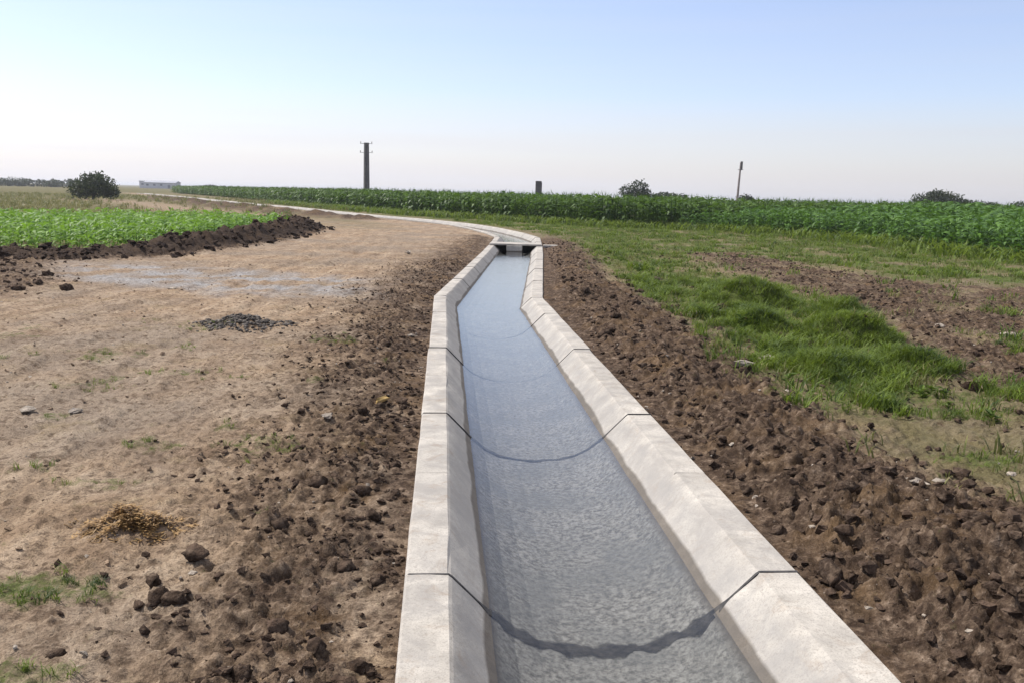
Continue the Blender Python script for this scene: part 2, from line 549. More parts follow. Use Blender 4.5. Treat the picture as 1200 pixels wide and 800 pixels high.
def soil_material():
    M = Mat('soil', 0.95, 0.08)
    at = M.n('ShaderNodeAttribute', attribute_name='ground_mask')
    sep = M.n('ShaderNodeSeparateColor')
    M.l(at.outputs['Color'], sep.inputs[0])
    dark, green, grey = sep.outputs[0], sep.outputs[1], sep.outputs[2]
    dry = at.outputs['Alpha']
    big = M.noise(0.35, 4)
    mid = M.noise(1.6, 5, 0.6)
    streak = M.noise(1.0, 4, 0.6, stretch=((3.2, 0.55, 1), (0, 0, R(-18))))
    fine = M.noise(14, 6, 0.68)
    grain = M.noise(75, 4, 0.7)
    tan = M.ramp(M.math('ADD', M.math('MULTIPLY', streak, 0.55), M.math('MULTIPLY', mid, 0.45)),
                 [(0.34, (0.200, 0.134, 0.087)), (0.48, (0.355, 0.253, 0.165)), (0.62, (0.50, 0.382, 0.268))])
    tan = M.mix(M.ramp(big, [(0.42, 0.0), (0.60, 0.7)]), tan, (0.27, 0.222, 0.175))
    tan = M.mix(M.ramp(M.noise(0.8, 6, 0.7, dist=0.5), [(0.52, 0.0), (0.66, 0.5)]), tan, (0.20, 0.138, 0.092))
    tan = M.mix(M.ramp(fine, [(0.38, 0.75), (0.5, 0.0)]), tan, (0.115, 0.078, 0.052))
    tan = M.mix(M.ramp(fine, [(0.57, 0.0), (0.70, 0.45)]), tan, (0.52, 0.42, 0.31))
    brown = M.ramp(fine, [(0.32, (0.022, 0.014, 0.010)), (0.46, (0.068, 0.045, 0.031)), (0.58, (0.145, 0.101, 0.070)),
                          (0.70, (0.32, 0.24, 0.175))])
    brown = M.mix(M.ramp(mid, [(0.5, 0.0), (0.68, 0.5)]), brown, (0.20, 0.125, 0.062))
    tan = M.mix(M.ramp(M.noise(1.3, 5, 0.7, dist=0.4), [(0.56, 0.0), (0.70, 0.35)]), tan, (0.29, 0.225, 0.11))
    c = M.mix(dry, tan, M.ramp(M.noise(0.9, 5, 0.65), [(0.3, (0.075, 0.082, 0.026)), (0.5, (0.13, 0.118, 0.048)), (0.7, (0.22, 0.172, 0.090))]))
    c = M.mix(grey, c, M.ramp(fine, [(0.3, (0.19, 0.175, 0.165)), (0.55, (0.36, 0.345, 0.335)), (0.75, (0.56, 0.54, 0.52))]))
    dk = M.ramp(M.math('ADD', dark, M.math('MULTIPLY', M.math('SUBTRACT', M.noise(10, 7, 0.75), 0.5), 2.0)), [(0.22, 0.0), (0.85, 1.0)])
    c = M.mix(dk, c, brown)
    c = M.mix(M.ramp(M.math('SUBTRACT', dark, 0.5), [(0.55, 0.0), (0.9, 0.75)]), c, (0.038, 0.026, 0.02))  # darkest soil: painted shade on the ridge, and dark spoil
    gr = M.ramp(M.math('ADD', green, M.math('MULTIPLY', M.math('SUBTRACT', M.noise(11, 6, 0.75), 0.5), 2.4)), [(0.28, 0.0), (0.85, 0.85)])
    c = M.mix(gr, c, M.ramp(mid, [(0.3, (0.045, 0.072, 0.014)), (0.55, (0.085, 0.125, 0.024)), (0.72, (0.15, 0.16, 0.045))]))
    c = M.mix(M.ramp(grain, [(0.36, 0.55), (0.5, 0.0)]), c, (0.06, 0.042, 0.03))
    c = M.mix(M.ramp(grain, [(0.60, 0.0), (0.74, 0.38)]), c, (0.50, 0.41, 0.32))
    M.color(c)
    nrm = M.bump(fine, 0.8, 0.06)
    nrm = M.bump(grain, 0.7, 0.012, nrm)
    M.normal(nrm)
    return M.m


def clod_material(name, lo, mid_, hi):
    M = Mat(name, 0.95, 0.08)
    f = M.noise(22, 5, 0.65); g = M.noise(8.0, 3)
    c = M.ramp(f, [(0.3, lo), (0.5, mid_), (0.72, hi)])
    c = M.mix(M.ramp(g, [(0.48, 0.0), (0.66, 0.8)]), c, tuple(min(1, v * 2.1) for v in mid_))
    M.color(c)
    M.normal(M.bump(M.noise(110, 4, 0.7), 0.7, 0.008, M.bump(M.noise(34, 4, 0.65), 0.9, 0.03)))
    return M.m


def concrete_material():
    M = Mat('concrete', 0.85, 0.25)
    oi = M.n('ShaderNodeObjectInfo')
    sepx = M.n('ShaderNodeSeparateXYZ')
    M.l(M.pos(), sepx.inputs[0])
    z = sepx.outputs['Z']
    big = M.noise(1.7, 5, 0.6)
    cloud = M.noise(5.5, 5, 0.62)
    speck = M.noise(120, 3, 0.7)
    c = M.ramp(M.math('ADD', M.math('MULTIPLY', big, 0.5), M.math('MULTIPLY', cloud, 0.5)),
               [(0.34, (0.28, 0.258, 0.226)), (0.46, (0.44, 0.405, 0.352)), (0.60, (0.56, 0.518, 0.452))])
    c = M.mix(M.ramp(speck, [(0.36, 0.6), (0.48, 0.0)]), c, (0.22, 0.198, 0.175))
    c = M.mix(M.ramp(M.noise(45, 4, 0.7), [(0.36, 0.5), (0.47, 0.0)]), c, (0.24, 0.215, 0.19))
    c = M.mix(M.math('MULTIPLY', oi.outputs['Random'], 0.22), c, (0.40, 0.375, 0.345))
    c = M.mix(M.ramp(M.noise(2.6, 6, 0.68, dist=0.8), [(0.45, 0.0), (0.60, 0.65)]), c, (0.285, 0.265, 0.243))
    # soil splashed and smeared on the concrete
    c = M.mix(M.ramp(M.noise(5, 7, 0.75, dist=0.9), [(0.54, 0.0), (0.70, 0.6)]), c, (0.27, 0.205, 0.15))
    c = M.mix(M.ramp(M.noise(1.2, 5, 0.7), [(0.52, 0.0), (0.70, 0.45)]), c, (0.25, 0.23, 0.205))
    # grey film left where the water has stood higher
    film = M.n('ShaderNodeMapRange'); film.inputs['From Min'].default_value = 0.0; film.inputs['From Max'].default_value = -0.07
    film.clamp = True
    M.l(M.math('ADD', z, M.math('MULTIPLY', M.math('SUBTRACT', M.noise(2.0, 5, 0.65), 0.5), 0.16)), film.inputs['Value'])
    c = M.mix(M.math('MULTIPLY', film.outputs[0], M.ramp(M.noise(6, 6, 0.7), [(0.3, 0.85), (0.66, 0.25)])), c, (0.275, 0.262, 0.245))
    # wet below the water line, with an uneven edge
    wob = M.math('MULTIPLY', M.math('SUBTRACT', M.noise(1.6, 4), 0.5), 0.07)
    zz = M.math('ADD', z, wob)
    wet = M.n('ShaderNodeMapRange'); wet.inputs['From Min'].default_value = -0.158; wet.inputs['From Max'].default_value = -0.172
    wet.clamp = True
    M.l(zz, wet.inputs['Value'])
    wetc = M.mix(M.ramp(M.noise(30, 5, 0.8), [(0.40, 0.0), (0.60, 1.0)]), (0.115, 0.108, 0.098), (0.37, 0.355, 0.33))
    wetc = M.mix(M.ramp(M.noise(2.2, 4), [(0.40, 0.0), (0.65, 0.6)]), wetc, (0.17, 0.17, 0.165))
    bed = M.n('ShaderNodeMapRange'); bed.inputs['From Min'].default_value = -0.200; bed.inputs['From Max'].default_value = -0.235
    bed.clamp = True
    M.l(z, bed.inputs['Value'])
    damp = M.mix(1.0, c, (0.40, 0.375, 0.35), 'MULTIPLY')
    c = M.mix(wet.outputs[0], c, damp)
    c = M.mix(bed.outputs[0], c, wetc)
    M.color(c)
    nrm = M.bump(M.noise(24, 5, 0.6), 0.25, 0.008)
    nrm = M.bump(speck, 0.35, 0.003, nrm)
    M.normal(nrm)
    return M.m


def water_material():
    M = Mat('water')
    nt = M.nt
    nt.nodes.remove(M.p)
    tr = M.n('ShaderNodeBsdfTransparent'); tr.inputs[0].default_value = (0.79, 0.805, 0.81, 1)
    gl = M.n('ShaderNodeBsdfGlossy'); gl.inputs['Roughness'].default_value = 0.03
    gl.inputs['Color'].default_value = (0.98, 0.99, 1.0, 1)
    fr = M.n('ShaderNodeFresnel'); fr.inputs['IOR'].default_value = 1.333
    n1 = M.noise(26, 4, 0.6, stretch=((0.7, 1.5, 1), (0, 0, R(5))))
    n2 = M.noise(90, 3, 0.6)
    b = M.bump(n1, 0.13, 0.010)
    b = M.bump(n2, 0.04, 0.003, b)
    b = M.bump(M.noise(4.5, 3, 0.5, stretch=((1.6, 0.6, 1), (0, 0, R(5)))), 0.12, 0.03, b)
    M.l(b, gl.inputs['Normal']); M.l(b, fr.inputs['Normal'])
    mx = M.n('ShaderNodeMixShader')
    M.l(fr.outputs[0], mx.inputs[0]); M.l(tr.outputs[0], mx.inputs[1]); M.l(gl.outputs[0], mx.inputs[2])
    M.l(mx.outputs[0], M.out.inputs['Surface'])
    return M.m


def leaf_material(name, dark, light, scale=2.0, trans=0.35, fine=11.0):
    M = Mat(name, 0.55, 0.3)
    f = M.noise(scale, 3); g = M.noise(fine, 2)
    c = M.mix(M.ramp(f, [(0.35, 0.0), (0.65, 1.0)]), dark, light)
    c = M.mix(M.ramp(g, [(0.50, 0.0), (0.72, 0.6)]), c, tuple(min(1, v * 1.7) for v in light))
    M.color(c)
    tl = M.n('ShaderNodeBsdfTranslucent')
    M.l(M.mix(0.5, c, tuple(min(1, v * 1.6) for v in light)), tl.inputs[0])
    mx = M.n('ShaderNodeMixShader'); mx.inputs[0].default_value = trans
    M.l(M.p.outputs[0], mx.inputs[1]); M.l(tl.outputs[0], mx.inputs[2])
    M.l(mx.outputs[0], M.out.inputs['Surface'])
    return M.m


def plain_material(name, a, b, scale=6, rough=0.85, bump=0.3, spec=0.2):
    M = Mat(name, rough, spec)
    f = M.noise(scale, 5, 0.62)
    M.color(M.mix(M.ramp(f, [(0.35, 0.0), (0.65, 1.0)]), a, b))
    M.normal(M.bump(f, bump, 0.02))
    return M.m


def bitumen_material():
    M = Mat('bitumen', 0.8, 0.2)
    f = M.noise(22, 5, 0.65)
    M.color(M.mix(M.ramp(f, [(0.35, 0.0), (0.65, 1.0)]), (0.026, 0.026, 0.028), (0.085, 0.08, 0.076)))
    at = M.n('ShaderNodeAttribute', attribute_name='deposit')
    v = M.math('ADD', at.outputs['Fac'], M.math('MULTIPLY', M.math('SUBTRACT', M.noise(18, 6, 0.75), 0.5), 1.5))
    a = M.ramp(v, [(0.25, 0.0), (0.80, 0.93)])
    tr = M.n('ShaderNodeBsdfTransparent')
    mx = M.n('ShaderNodeMixShader')
    M.l(a, mx.inputs[0]); M.l(tr.outputs[0], mx.inputs[1]); M.l(M.p.outputs[0], mx.inputs[2])
    M.l(mx.outputs[0], M.out.inputs['Surface'])
    return M.m


MAT = {
    'soil': soil_material(),
    'clod': clod_material('dark_clod', (0.020, 0.013, 0.009), (0.062, 0.042, 0.030), (0.195, 0.142, 0.102)),
    'clod_dark': clod_material('ridge_shade_clod', (0.020, 0.013, 0.010), (0.042, 0.029, 0.022), (0.085, 0.062, 0.048)),  # ridge clods, shade of the bank painted into their darker tone
    'clod_tan': clod_material('dry_clod', (0.11, 0.076, 0.05), (0.23, 0.165, 0.112), (0.38, 0.29, 0.21)),
    'stone': clod_material('pale_stone', (0.20, 0.165, 0.13), (0.31, 0.265, 0.215), (0.46, 0.40, 0.345)),
    'ochre': clod_material('ochre_stone', (0.24, 0.16, 0.06), (0.42, 0.29, 0.12), (0.55, 0.42, 0.22)),
    'concrete': concrete_material(),
    'bitumen': bitumen_material(),
    'water': water_material(),
    'grass': leaf_material('grass_blades', (0.018, 0.045, 0.006), (0.150, 0.205, 0.026), 2.0, 0.35, 7),
    'weed': leaf_material('weed_leaves', (0.030, 0.062, 0.010), (0.120, 0.175, 0.028), 2.5, 0.3, 9),
    'dry_grass': leaf_material('dry_grass_blades', (0.060, 0.085, 0.020), (0.21, 0.200, 0.070), 0.25, 0.3, 3),
    'straw': leaf_material('straw', (0.13, 0.075, 0.03), (0.40, 0.255, 0.105), 14.0, 0.2, 25),
    'corn': leaf_material('corn_leaves', (0.024, 0.062, 0.009), (0.095, 0.165, 0.022), 0.7, 0.32, 3),
    'young_corn': leaf_material('young_corn_leaves', (0.020, 0.062, 0.009), (0.100, 0.195, 0.026), 1.8, 0.26, 7),
    'crop': leaf_material('crop_leaves', (0.055, 0.135, 0.010), (0.175, 0.31, 0.032), 1.2, 0.33, 7),
    'tree': leaf_material('tree_leaves', (0.014, 0.024, 0.010), (0.048, 0.066, 0.024), 1.0, 0.25, 3),
    'bark': plain_material('bark', (0.05, 0.038, 0.028), (0.11, 0.085, 0.065), 9),
    'pole': plain_material('pole_concrete', (0.10, 0.098, 0.10), (0.17, 0.165, 0.16), 3),
    'pole_pale': plain_material('pole_weathered', (0.22, 0.18, 0.165), (0.33, 0.285, 0.27), 2),
    'back_dark': plain_material('opening_dark', (0.020, 0.022, 0.024), (0.05, 0.05, 0.048), 14, 0.6),  # near-black tone for the plates added behind the sluice openings
    'block': plain_material('dark_block', (0.075, 0.07, 0.075), (0.13, 0.12, 0.12), 2),
    'render_wall': plain_material('hazed_render', (0.46, 0.46, 0.50), (0.56, 0.56, 0.60), 0.2),  # distance haze painted into the pale bluish wall colour
    'roof_sheet': plain_material('hazed_roof', (0.34, 0.35, 0.40), (0.42, 0.43, 0.47), 0.3),  # roof lightened and blued likewise, haze put into its colour
    'glass': plain_material('window_dark', (0.14, 0.15, 0.18), (0.20, 0.21, 0.24), 1, 0.3),
}

# ------------------------------------------------------------------ ground: one sheet to the horizon
fa = np.radians(np.arange(-40, 40.001, 0.165))
ca = np.radians(np.arange(44, 317, 4.0))
ang = np.concatenate([fa, ca])           # measured from +Y towards +X
rad = [0.25]
while rad[-1] < 6500:
    r_ = rad[-1]
    k = 0.06 if r_ < 2.0 else 0.0055 if r_ < 45 else min(0.05, 0.0055 + (r_ - 45) * 0.00022)
    rad.append(r_ * (1 + k))
rad = np.array(rad)
A, RR = np.meshgrid(ang, rad)
GX = RR * np.sin(A); GY = RR * np.cos(A)
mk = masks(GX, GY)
GZ = height(GX, GY, mk)
nr, na = GX.shape
idx = np.arange(nr * na).reshape(nr, na)
nxt = np.roll(idx, -1, axis=1)
q = np.stack([idx[:-1], idx[1:], nxt[1:], nxt[:-1]], -1).reshape(-1, 4)
vv = np.stack([GX, GY, GZ], -1).reshape(-1, 3)
cz = float(GZ[0].mean())
vv = np.vstack([vv, [[0, 0, cz]]])
ct = np.stack([np.full(na, nr * na), idx[0], nxt[0]], -1)
gm = mesh_np('ground', vv, ct, q[:, ::-1] if False else q, smooth=True)
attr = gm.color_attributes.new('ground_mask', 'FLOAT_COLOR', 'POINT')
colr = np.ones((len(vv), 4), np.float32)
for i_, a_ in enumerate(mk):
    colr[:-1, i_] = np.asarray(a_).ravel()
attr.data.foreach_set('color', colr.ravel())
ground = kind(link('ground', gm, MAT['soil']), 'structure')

# ------------------------------------------------------------------ canal
CLV = [Vector(p) for p in CL]
cum = [0.0]
for a, b in zip(CLV[:-1], CLV[1:]):
    cum.append(cum[-1] + (b - a).length)


def cl_at(s):
    s = max(0.0, min(cum[-1] - 1e-4, s))
    for i in range(len(cum) - 1):
        if s <= cum[i + 1]:
            t = (s - cum[i]) / (cum[i + 1] - cum[i])
            return CLV[i].lerp(CLV[i + 1], t)
    return CLV[-1]


def half_profile():
    # (offset, z) from the middle of the bed out to the outer foot, right side
    return [(0.0, -0.40), (0.17, -0.388), (0.31, -0.355), (0.43, -0.298), (0.53, -0.212), (0.63, -0.110), (0.726, -0.012), (0.742, 0.0),
            (0.84, 0.0), (0.928, 0.0), (0.94, -0.012), (0.945, -0.25), (0.95, -0.54)]


HP = half_profile()
PROFILE = [(-o, z) for o, z in HP[::-1]] + HP[1:]
NP_ = len(PROFILE)
UNDER = -0.54

# joints: first at y = -2.2, then every 3.1 m, an extra one at each bend
s_first = 4.0 * math.hypot(1, 0.083) + (cum[1] - 3.0 * 1.0034) - 2 * 3.11
joints = [s_first]
bends = [cum[2], cum[4]]
while joints[-1] < cum[-1] - 3.2:
    nx = joints[-1] + 3.11
    for b in bends:
        if joints[-1] < b - 0.4 and nx > b - 0.7:
            nx = b
            break
    joints.append(nx)

canal = link('irrigation_canal', None, loc=(CL[0][0], CL[0][1], 0))
tag(canal, 'pale concrete irrigation canal of jointed segments, winding from the foreground to the far left', 'canal')
canal_inv = Matrix.Translation((-CL[0][0], -CL[0][1], 0))


def side_dir(s):
    e = 0.25
    d = (cl_at(s + e) - cl_at(s - e)).normalized()
    return Vector((d.y, -d.x))       # to the right of the travel direction


STRUCT_S = None
for i, (s0, s1) in enumerate(zip(joints[:-1], joints[1:])):
    mid = cl_at((s0 + s1) / 2)
    near = mid.y < 18
    gap = 0.007 if near else 0.004
    L = s1 - s0
    if near:
        ts = sorted(set([gap / L] + [k / 10 for k in range(1, 10) if k != 5] + [0.496, 0.5, 0.504] + [1 - gap / L]))
    else:
        ts = [gap / L, 0.5, 1 - gap / L]
    p0, p1 = cl_at(s0), cl_at(s1)
    n0, n1 = side_dir(s0), side_dir(s1)
    dlat = random.uniform(-0.006, 0.006); dz = random.uniform(-0.006, 0.004)
    verts = []
    for t in ts:
        c = p0.lerp(p1, t); nn = n0.lerp(n1, t)
        dd = (p1 - p0).normalized(); perp = Vector((dd.y, -dd.x))
        nn = nn / max(0.2, nn.dot(perp)) if True else nn
        for j, (o, z) in enumerate(PROFILE):
            oo = o + dlat; zz = z + dz
            if near:
                oo += 0.004 * float(pnoise(np.array(c.y * 1.3 + o), np.array(o * 3.0 + i), 7))
                zz += 0.005 * float(pnoise(np.array(c.y * 1.7), np.array(o * 2.0 + i), 9))
                if abs(t - 0.5) < 1e-6 and abs(o) > 0.74:
                    zz -= 0.007
                if abs(o) in (0.742, 0.726, 0.928, 0.94) and random.random() < 0.25:
                    oo += random.uniform(-0.006, 0.006); zz -= random.uniform(0, 0.007)
            verts.append((c.x + nn.x * oo, c.y + nn.y * oo, zz))
    quads = []
    m = len(ts)
    for k in range(m - 1):
        for j in range(NP_ - 1):
            a = k * NP_ + j
            quads.append((a, a + 1, a + NP_ + 1, a + NP_))
        quads.append((k * NP_ + NP_ - 1, k * NP_, (k + 1) * NP_, (k + 1) * NP_ + NP_ - 1))   # underside
    tris = []
    for k, rev in ((0, False), (m - 1, True)):       # end caps, wall and bed thickness
        base = len(verts)
        for j in range(NP_):
            verts.append((verts[k * NP_ + j][0], verts[k * NP_ + j][1], UNDER + dz))
        for j in range(NP_ - 1):
            a, b, c_, d_ = k * NP_ + j, k * NP_ + j + 1, base + j + 1, base + j
            quads.append((a, b, c_, d_) if rev else (d_, c_, b, a))
    me = mesh_np('channel_segment', verts, tris, [x_ for x_ in quads if x_])
    so = link('channel_segment', me, MAT['concrete'], canal)
    so.matrix_parent_inverse = canal_inv
    # bitumen run along the joint at the far end of the segment
    if mid.y < 40 and -3 < mid.y:
        c = p1
        nn = n1 / max(0.2, n1.dot(Vector(((p1 - p0).normalized().y, -(p1 - p0).normalized().x))))
        dd = (p1 - p0).normalized()
        strong = abs(c.y - 4.0) < 0.6
        vs = []; qs = []; edge_v = []
        pts = []
        for j in range(2, NP_ - 2):
            o0, z0 = PROFILE[j]; o1, z1 = PROFILE[min(j + 1, NP_ - 3)]
            steps = 8 if abs(o1 - o0) > 0.05 else 1
            for w_ in range(steps):
                f_ = w_ / steps
                pts.append((o0 + (o1 - o0) * f_, z0 + (z1 - z0) * f_))
        lift = 0.0035
        for o, z in pts:
            under = float(sstep(-0.13, -0.24, np.array(z)))
            w = 0.010 + under * (0.066 if strong else 0.030 if c.y < 8 else -0.004)
            ja, jb = (float(fbm(np.array([o * 7.0]), np.array([i * 3.7 + q0]), 3, 140)[0]) for q0 in (0.0, 50.0))
            wa = w * (1 + 1.5 * under * ja); wb = w * (1 + 1.5 * under * jb)
            up = lift if abs(o) < 0.95 else 0.0
            nz_o = -0.5 * lift * (1 if o > 0 else -1) if 0.02 < abs(o) < 0.74 else 0.0
            edge_v += [1 - under, 1.0, 1.0, 1 - under]
            eh = -0.012 * (1 - under) + 0.001 * under
            fw = 0.8 - 0.45 * under
            for wv, hh in ((-wa, eh), (-wa * fw, up), (wb * fw, up), (wb, eh)):
                q_ = c + nn * (o + nz_o) + dd * wv
                vs.append((q_.x, q_.y, z + hh))
        for j in range(len(pts) - 1):
            for e in range(3):
                a = j * 4 + e
                qs.append((a, a + 1, a + 5, a + 4))
            qs.append((j * 4 + 3, j * 4, j * 4 + 4, j * 4 + 7))
        jm = mesh_np('joint_strip', vs, None, qs)
        ja_ = jm.attributes.new('deposit', 'FLOAT', 'POINT')
        ja_.data.foreach_set('value', np.array(edge_v, np.float32))
        jo = link('joint_strip', jm, MAT['bitumen'], so)
        jo['label'] = 'dark bitumen strip sealing the joint'

# water in the channel
wv = []; wq = []
sl = np.arange(0.0, cum[-1], 0.5)
for s in sl:
    c = cl_at(s); nn = side_dir(s)
    for o in (-0.575, -0.3, 0.0, 0.3, 0.575):
        wv.append((c.x + nn.x * o, c.y + nn.y * o, WATER_Z))
for k in range(len(sl) - 1):
    for j in range(4):
        a = k * 5 + j
        wq.append((a, a + 1, a + 6, a + 5))
water = kind(link('water', mesh_np('water', wv, None, wq, True), MAT['water']), 'structure')

# ------------------------------------------------------------------ sluice box across the canal
SB = Vector((0.03, 31.1))
sd = Vector((0.46, 14.6)).normalized()
srot = math.atan2(-sd.x, sd.y)
sb = link('sluice_box', None, loc=(SB.x, SB.y, 0), rotz=srot)
tag(sb, 'concrete slab and pier with two dark openings bridging the canal before its left turn', 'sluice')
g = Geo(); g.box(0, 0.55, 0.034, 1.80, 1.1, 0.06, 0.01)
link('deck_slab', g.mesh('deck_slab'), MAT['concrete'], sb)
g = Geo(); g.box(-0.03, 0.46, -0.20, 0.54, 1.04, 0.404, 0.01)
link('pier', g.mesh('pier'), MAT['concrete'], sb)
for x0, x1 in ((-0.72, -0.304), (0.244, 0.72)):  # back plates added to close the view through and keep the openings dark
    g = Geo(); g.box((x0 + x1) / 2, 0.62, -0.15, x1 - x0, 0.02, 0.30)
    g.box((x0 + x1) / 2, 0.60, -0.02, x1 - x0, 0.03, 0.03); g.box((x0 + x1) / 2, 0.60, -0.16, x1 - x0, 0.03, 0.03)
    link('dark_back_plate', g.mesh('dark_back_plate'), MAT['back_dark'], sb)
g = Geo(); g.box(1.42, 0.30, -0.005, 0.90, 0.34, 0.09, 0.01)
os_ = tag(link('outlet_slab', g.mesh('outlet_slab'), MAT['concrete'], loc=(SB.x, SB.y, 0), rotz=srot),
          'short pale concrete slab lying on the soil right of the sluice', 'slab')


# ------------------------------------------------------------------ clods and stones
def rock_proto(seed, npts=16, flat=0.62, rough=0.34):
    """angular broken lump: hull of jittered points"""
    import bmesh
    rs = np.random.default_rng(seed)
    p = rs.normal(size=(npts, 3)); p /= np.linalg.norm(p, axis=1)[:, None]
    p *= rs.uniform(1 - rough, 1.12, npts)[:, None]
    p *= np.array([1.0, rs.uniform(0.6, 0.95), flat * rs.uniform(0.8, 1.2)])
    bm = bmesh.new()
    for c in p:
        bm.verts.new(c)
    h = bmesh.ops.convex_hull(bm, input=bm.verts)
    bmesh.ops.delete(bm, geom=[g_ for g_ in h['geom_interior'] if isinstance(g_, bmesh.types.BMVert)], context='VERTS')
    bmesh.ops.triangulate(bm, faces=bm.faces)
    bm.verts.index_update()
    v = np.array([x_.co[:] for x_ in bm.verts]); t = np.array([[y_.index for y_ in f.verts] for f in bm.faces])
    bm.free()
    return v, t


def lump_proto(seed, flat=0.6):
    """larger clod: hull, subdivided and roughened so that it crumbles"""
    import bmesh
    v, t = rock_proto(seed, 15, flat, 0.3)
    bm = bmesh.new()
    vs = [bm.verts.new(c) for c in v]
    for f in t:
        bm.faces.new([vs[k_] for k_ in f])
    bmesh.ops.subdivide_edges(bm, edges=bm.edges, cuts=2, use_grid_fill=True)
    bmesh.ops.triangulate(bm, faces=bm.faces)
    bm.verts.index_update()
    v = np.array([x_.co[:] for x_ in bm.verts]); t = np.array([[y_.index for y_ in f.verts] for f in bm.faces])
    bm.free()
    n = fbm(v[:, 0] * 3 + seed, v[:, 1] * 3 + v[:, 2] * 2.3, 3, seed) + 0.7 * fbm(v[:, 2] * 6 + seed, v[:, 0] * 6 - v[:, 1] * 5, 2, seed + 3)
    return v * (1 + 0.30 * n)[:, None], t


def crumb(p):
    rs_ = np.random.default_rng(int(abs(p[0][0, 0]) * 1e6) % 99991)
    return p[0] * rs_.uniform(0.62, 1.22, len(p[0]))[:, None], p[1]


SMALL = [crumb(rock_proto(100 + k, 15, 0.6, 0.35)) for k in range(16)]
BIG = [lump_proto(200 + k, 0.58) for k in range(8)]


def scatter(n, xr, yr, weight, power=1.0):
    x = RNG.uniform(*xr, n); y = yr[0] + (yr[1] - yr[0]) * RNG.uniform(0, 1, n) ** power
    w = weight(x, y)
    k = RNG.uniform(0, 1, n) < w
    return x[k], y[k]


def clod_field(name, n, xr, yr, weight, smin, smax, mat, power=1.6, sexp=2.6, protos=SMALL):
    x, y = scatter(n, xr, yr, weight, power)
    s = smin + (smax - smin) * RNG.uniform(0, 1, len(x)) ** sexp
    z = height(x, y)
    ok = canal_dist(x, y) > HALF + s * 1.05
    x, y, z, s = x[ok], y[ok], z[ok], s[ok]
    P = np.stack([x, y, z + s * 0.22], -1)
    V, T = replicate(protos, RNG.integers(0, len(protos), len(x)), P, RNG.uniform(0, 6.28, len(x)), s, RNG.uniform(-0.5, 0.5, len(x)))
    return link(name, mesh_np(name, V, T), mat)


wd = lambda x, y: masks(x, y)[0] * (0.35 + 0.65 * sstep(-0.15, 0.25, fbm(x * 1.6, y * 1.6, 3, 77)))
o = clod_field('soil_clods', 44000, (1.0, 9.0), (2.2, 34), wd, 0.006, 0.062, MAT['clod'], 1.7, 4.0)
kind(o, 'stuff', 'loose dark brown clods covering the churned bank right of the canal', 'soil')
o = clod_field('soil_clods', 56000, (-3.4, 0.2), (2.2, 24), lambda x, y: wd(x, y) * masks(x, y)[0], 0.005, 0.036, MAT['clod'], 1.6, 2.6)
kind(o, 'stuff', 'small dark crumbs of soil along the left side of the canal', 'soil')
wt = lambda x, y: (1 - masks(x, y)[0]) * (0.15 + 0.85 * sstep(0.0, 0.3, fbm(x * 0.8, y * 0.8, 3, 78)))
o = clod_field('soil_crumbs', 6500, (-9, -1.0), (2.6, 22), wt, 0.004, 0.034, MAT['clod_tan'], 1.5, 3.2)
kind(o, 'stuff', 'dry tan crumbs scattered over the dirt track', 'soil')
o = clod_field('pale_pebbles', 2600, (-9, 6), (2.6, 26), lambda x, y: 0.25 + 0.75 * masks(x, y)[0], 0.005, 0.028, MAT['stone'], 1.5, 2.4)
kind(o, 'stuff', 'pale pebbles and broken mortar bits strewn over the soil', 'gravel')
o = clod_field('soil_clods', 5000, (-14, -7), (14, 47), lambda x, y: sstep(1.7, 0.7, seg_dist(x, y, RIDGE)),
               0.025, 0.17, MAT['clod_dark'], 1.0)
kind(o, 'stuff', 'dark clods heaped along the ridge at the crop edge', 'soil')

o = clod_field('soil_clods', 2600, (-14, -7), (12.5, 21.5), wd, 0.02, 0.09, MAT['clod'], 1.0)
kind(o, 'stuff', 'dark crumbly soil at the left edge below the crop ridge', 'soil')

big_me = [mesh_np('soil_clod', *b, smooth=True) for b in BIG]
for m_ in big_me:
    m_.materials.append(MAT['clod'])
stone_me = [mesh_np('stone', *lump_proto(300 + k, 0.36)) for k in range(4)]
for m_ in stone_me:
    m_.materials.append(MAT['stone'])
ochre_me = mesh_np('ochre_stone', *lump_proto(320, 0.6)); ochre_me.materials.append(MAT['ochre'])


def place_rock(name, me, x, y, s, label, cat, group=None, rz=None, sink=0.2):
    z = float(height(np.array([x]), np.array([y]))[0])
    o = link(name, me, None, None, (x, y, z + s * sink), random.uniform(0, 6.28) if rz is None else rz, s)
    return tag(o, label, cat, group)


def many_clods(n, xr, yr, smin, smax, label, group, power=1.4):
    x, y = scatter(n * 6, xr, yr, wd, power)
    c = 0
    for a, b in zip(x, y):
        s = smin + (smax - smin) * random.random() ** 2
        if float(canal_dist(np.array([a]), np.array([b]))[0]) < HALF + s * 1.2:
            continue
        place_rock('soil_clod', big_me[c % len(big_me)], float(a), float(b), s, label, 'clod', group)
        c += 1
        if c >= n:
            break


many_clods(190, (1.0, 4.8), (2.7, 20), 0.040, 0.125, 'large dark brown clod on the churned bank right of the canal', 'large clods on the right bank')
many_clods(60, (-1.9, -0.1), (2.8, 11), 0.035, 0.075, 'dark clod in the furrowed soil left of the canal', 'clods left of the canal')

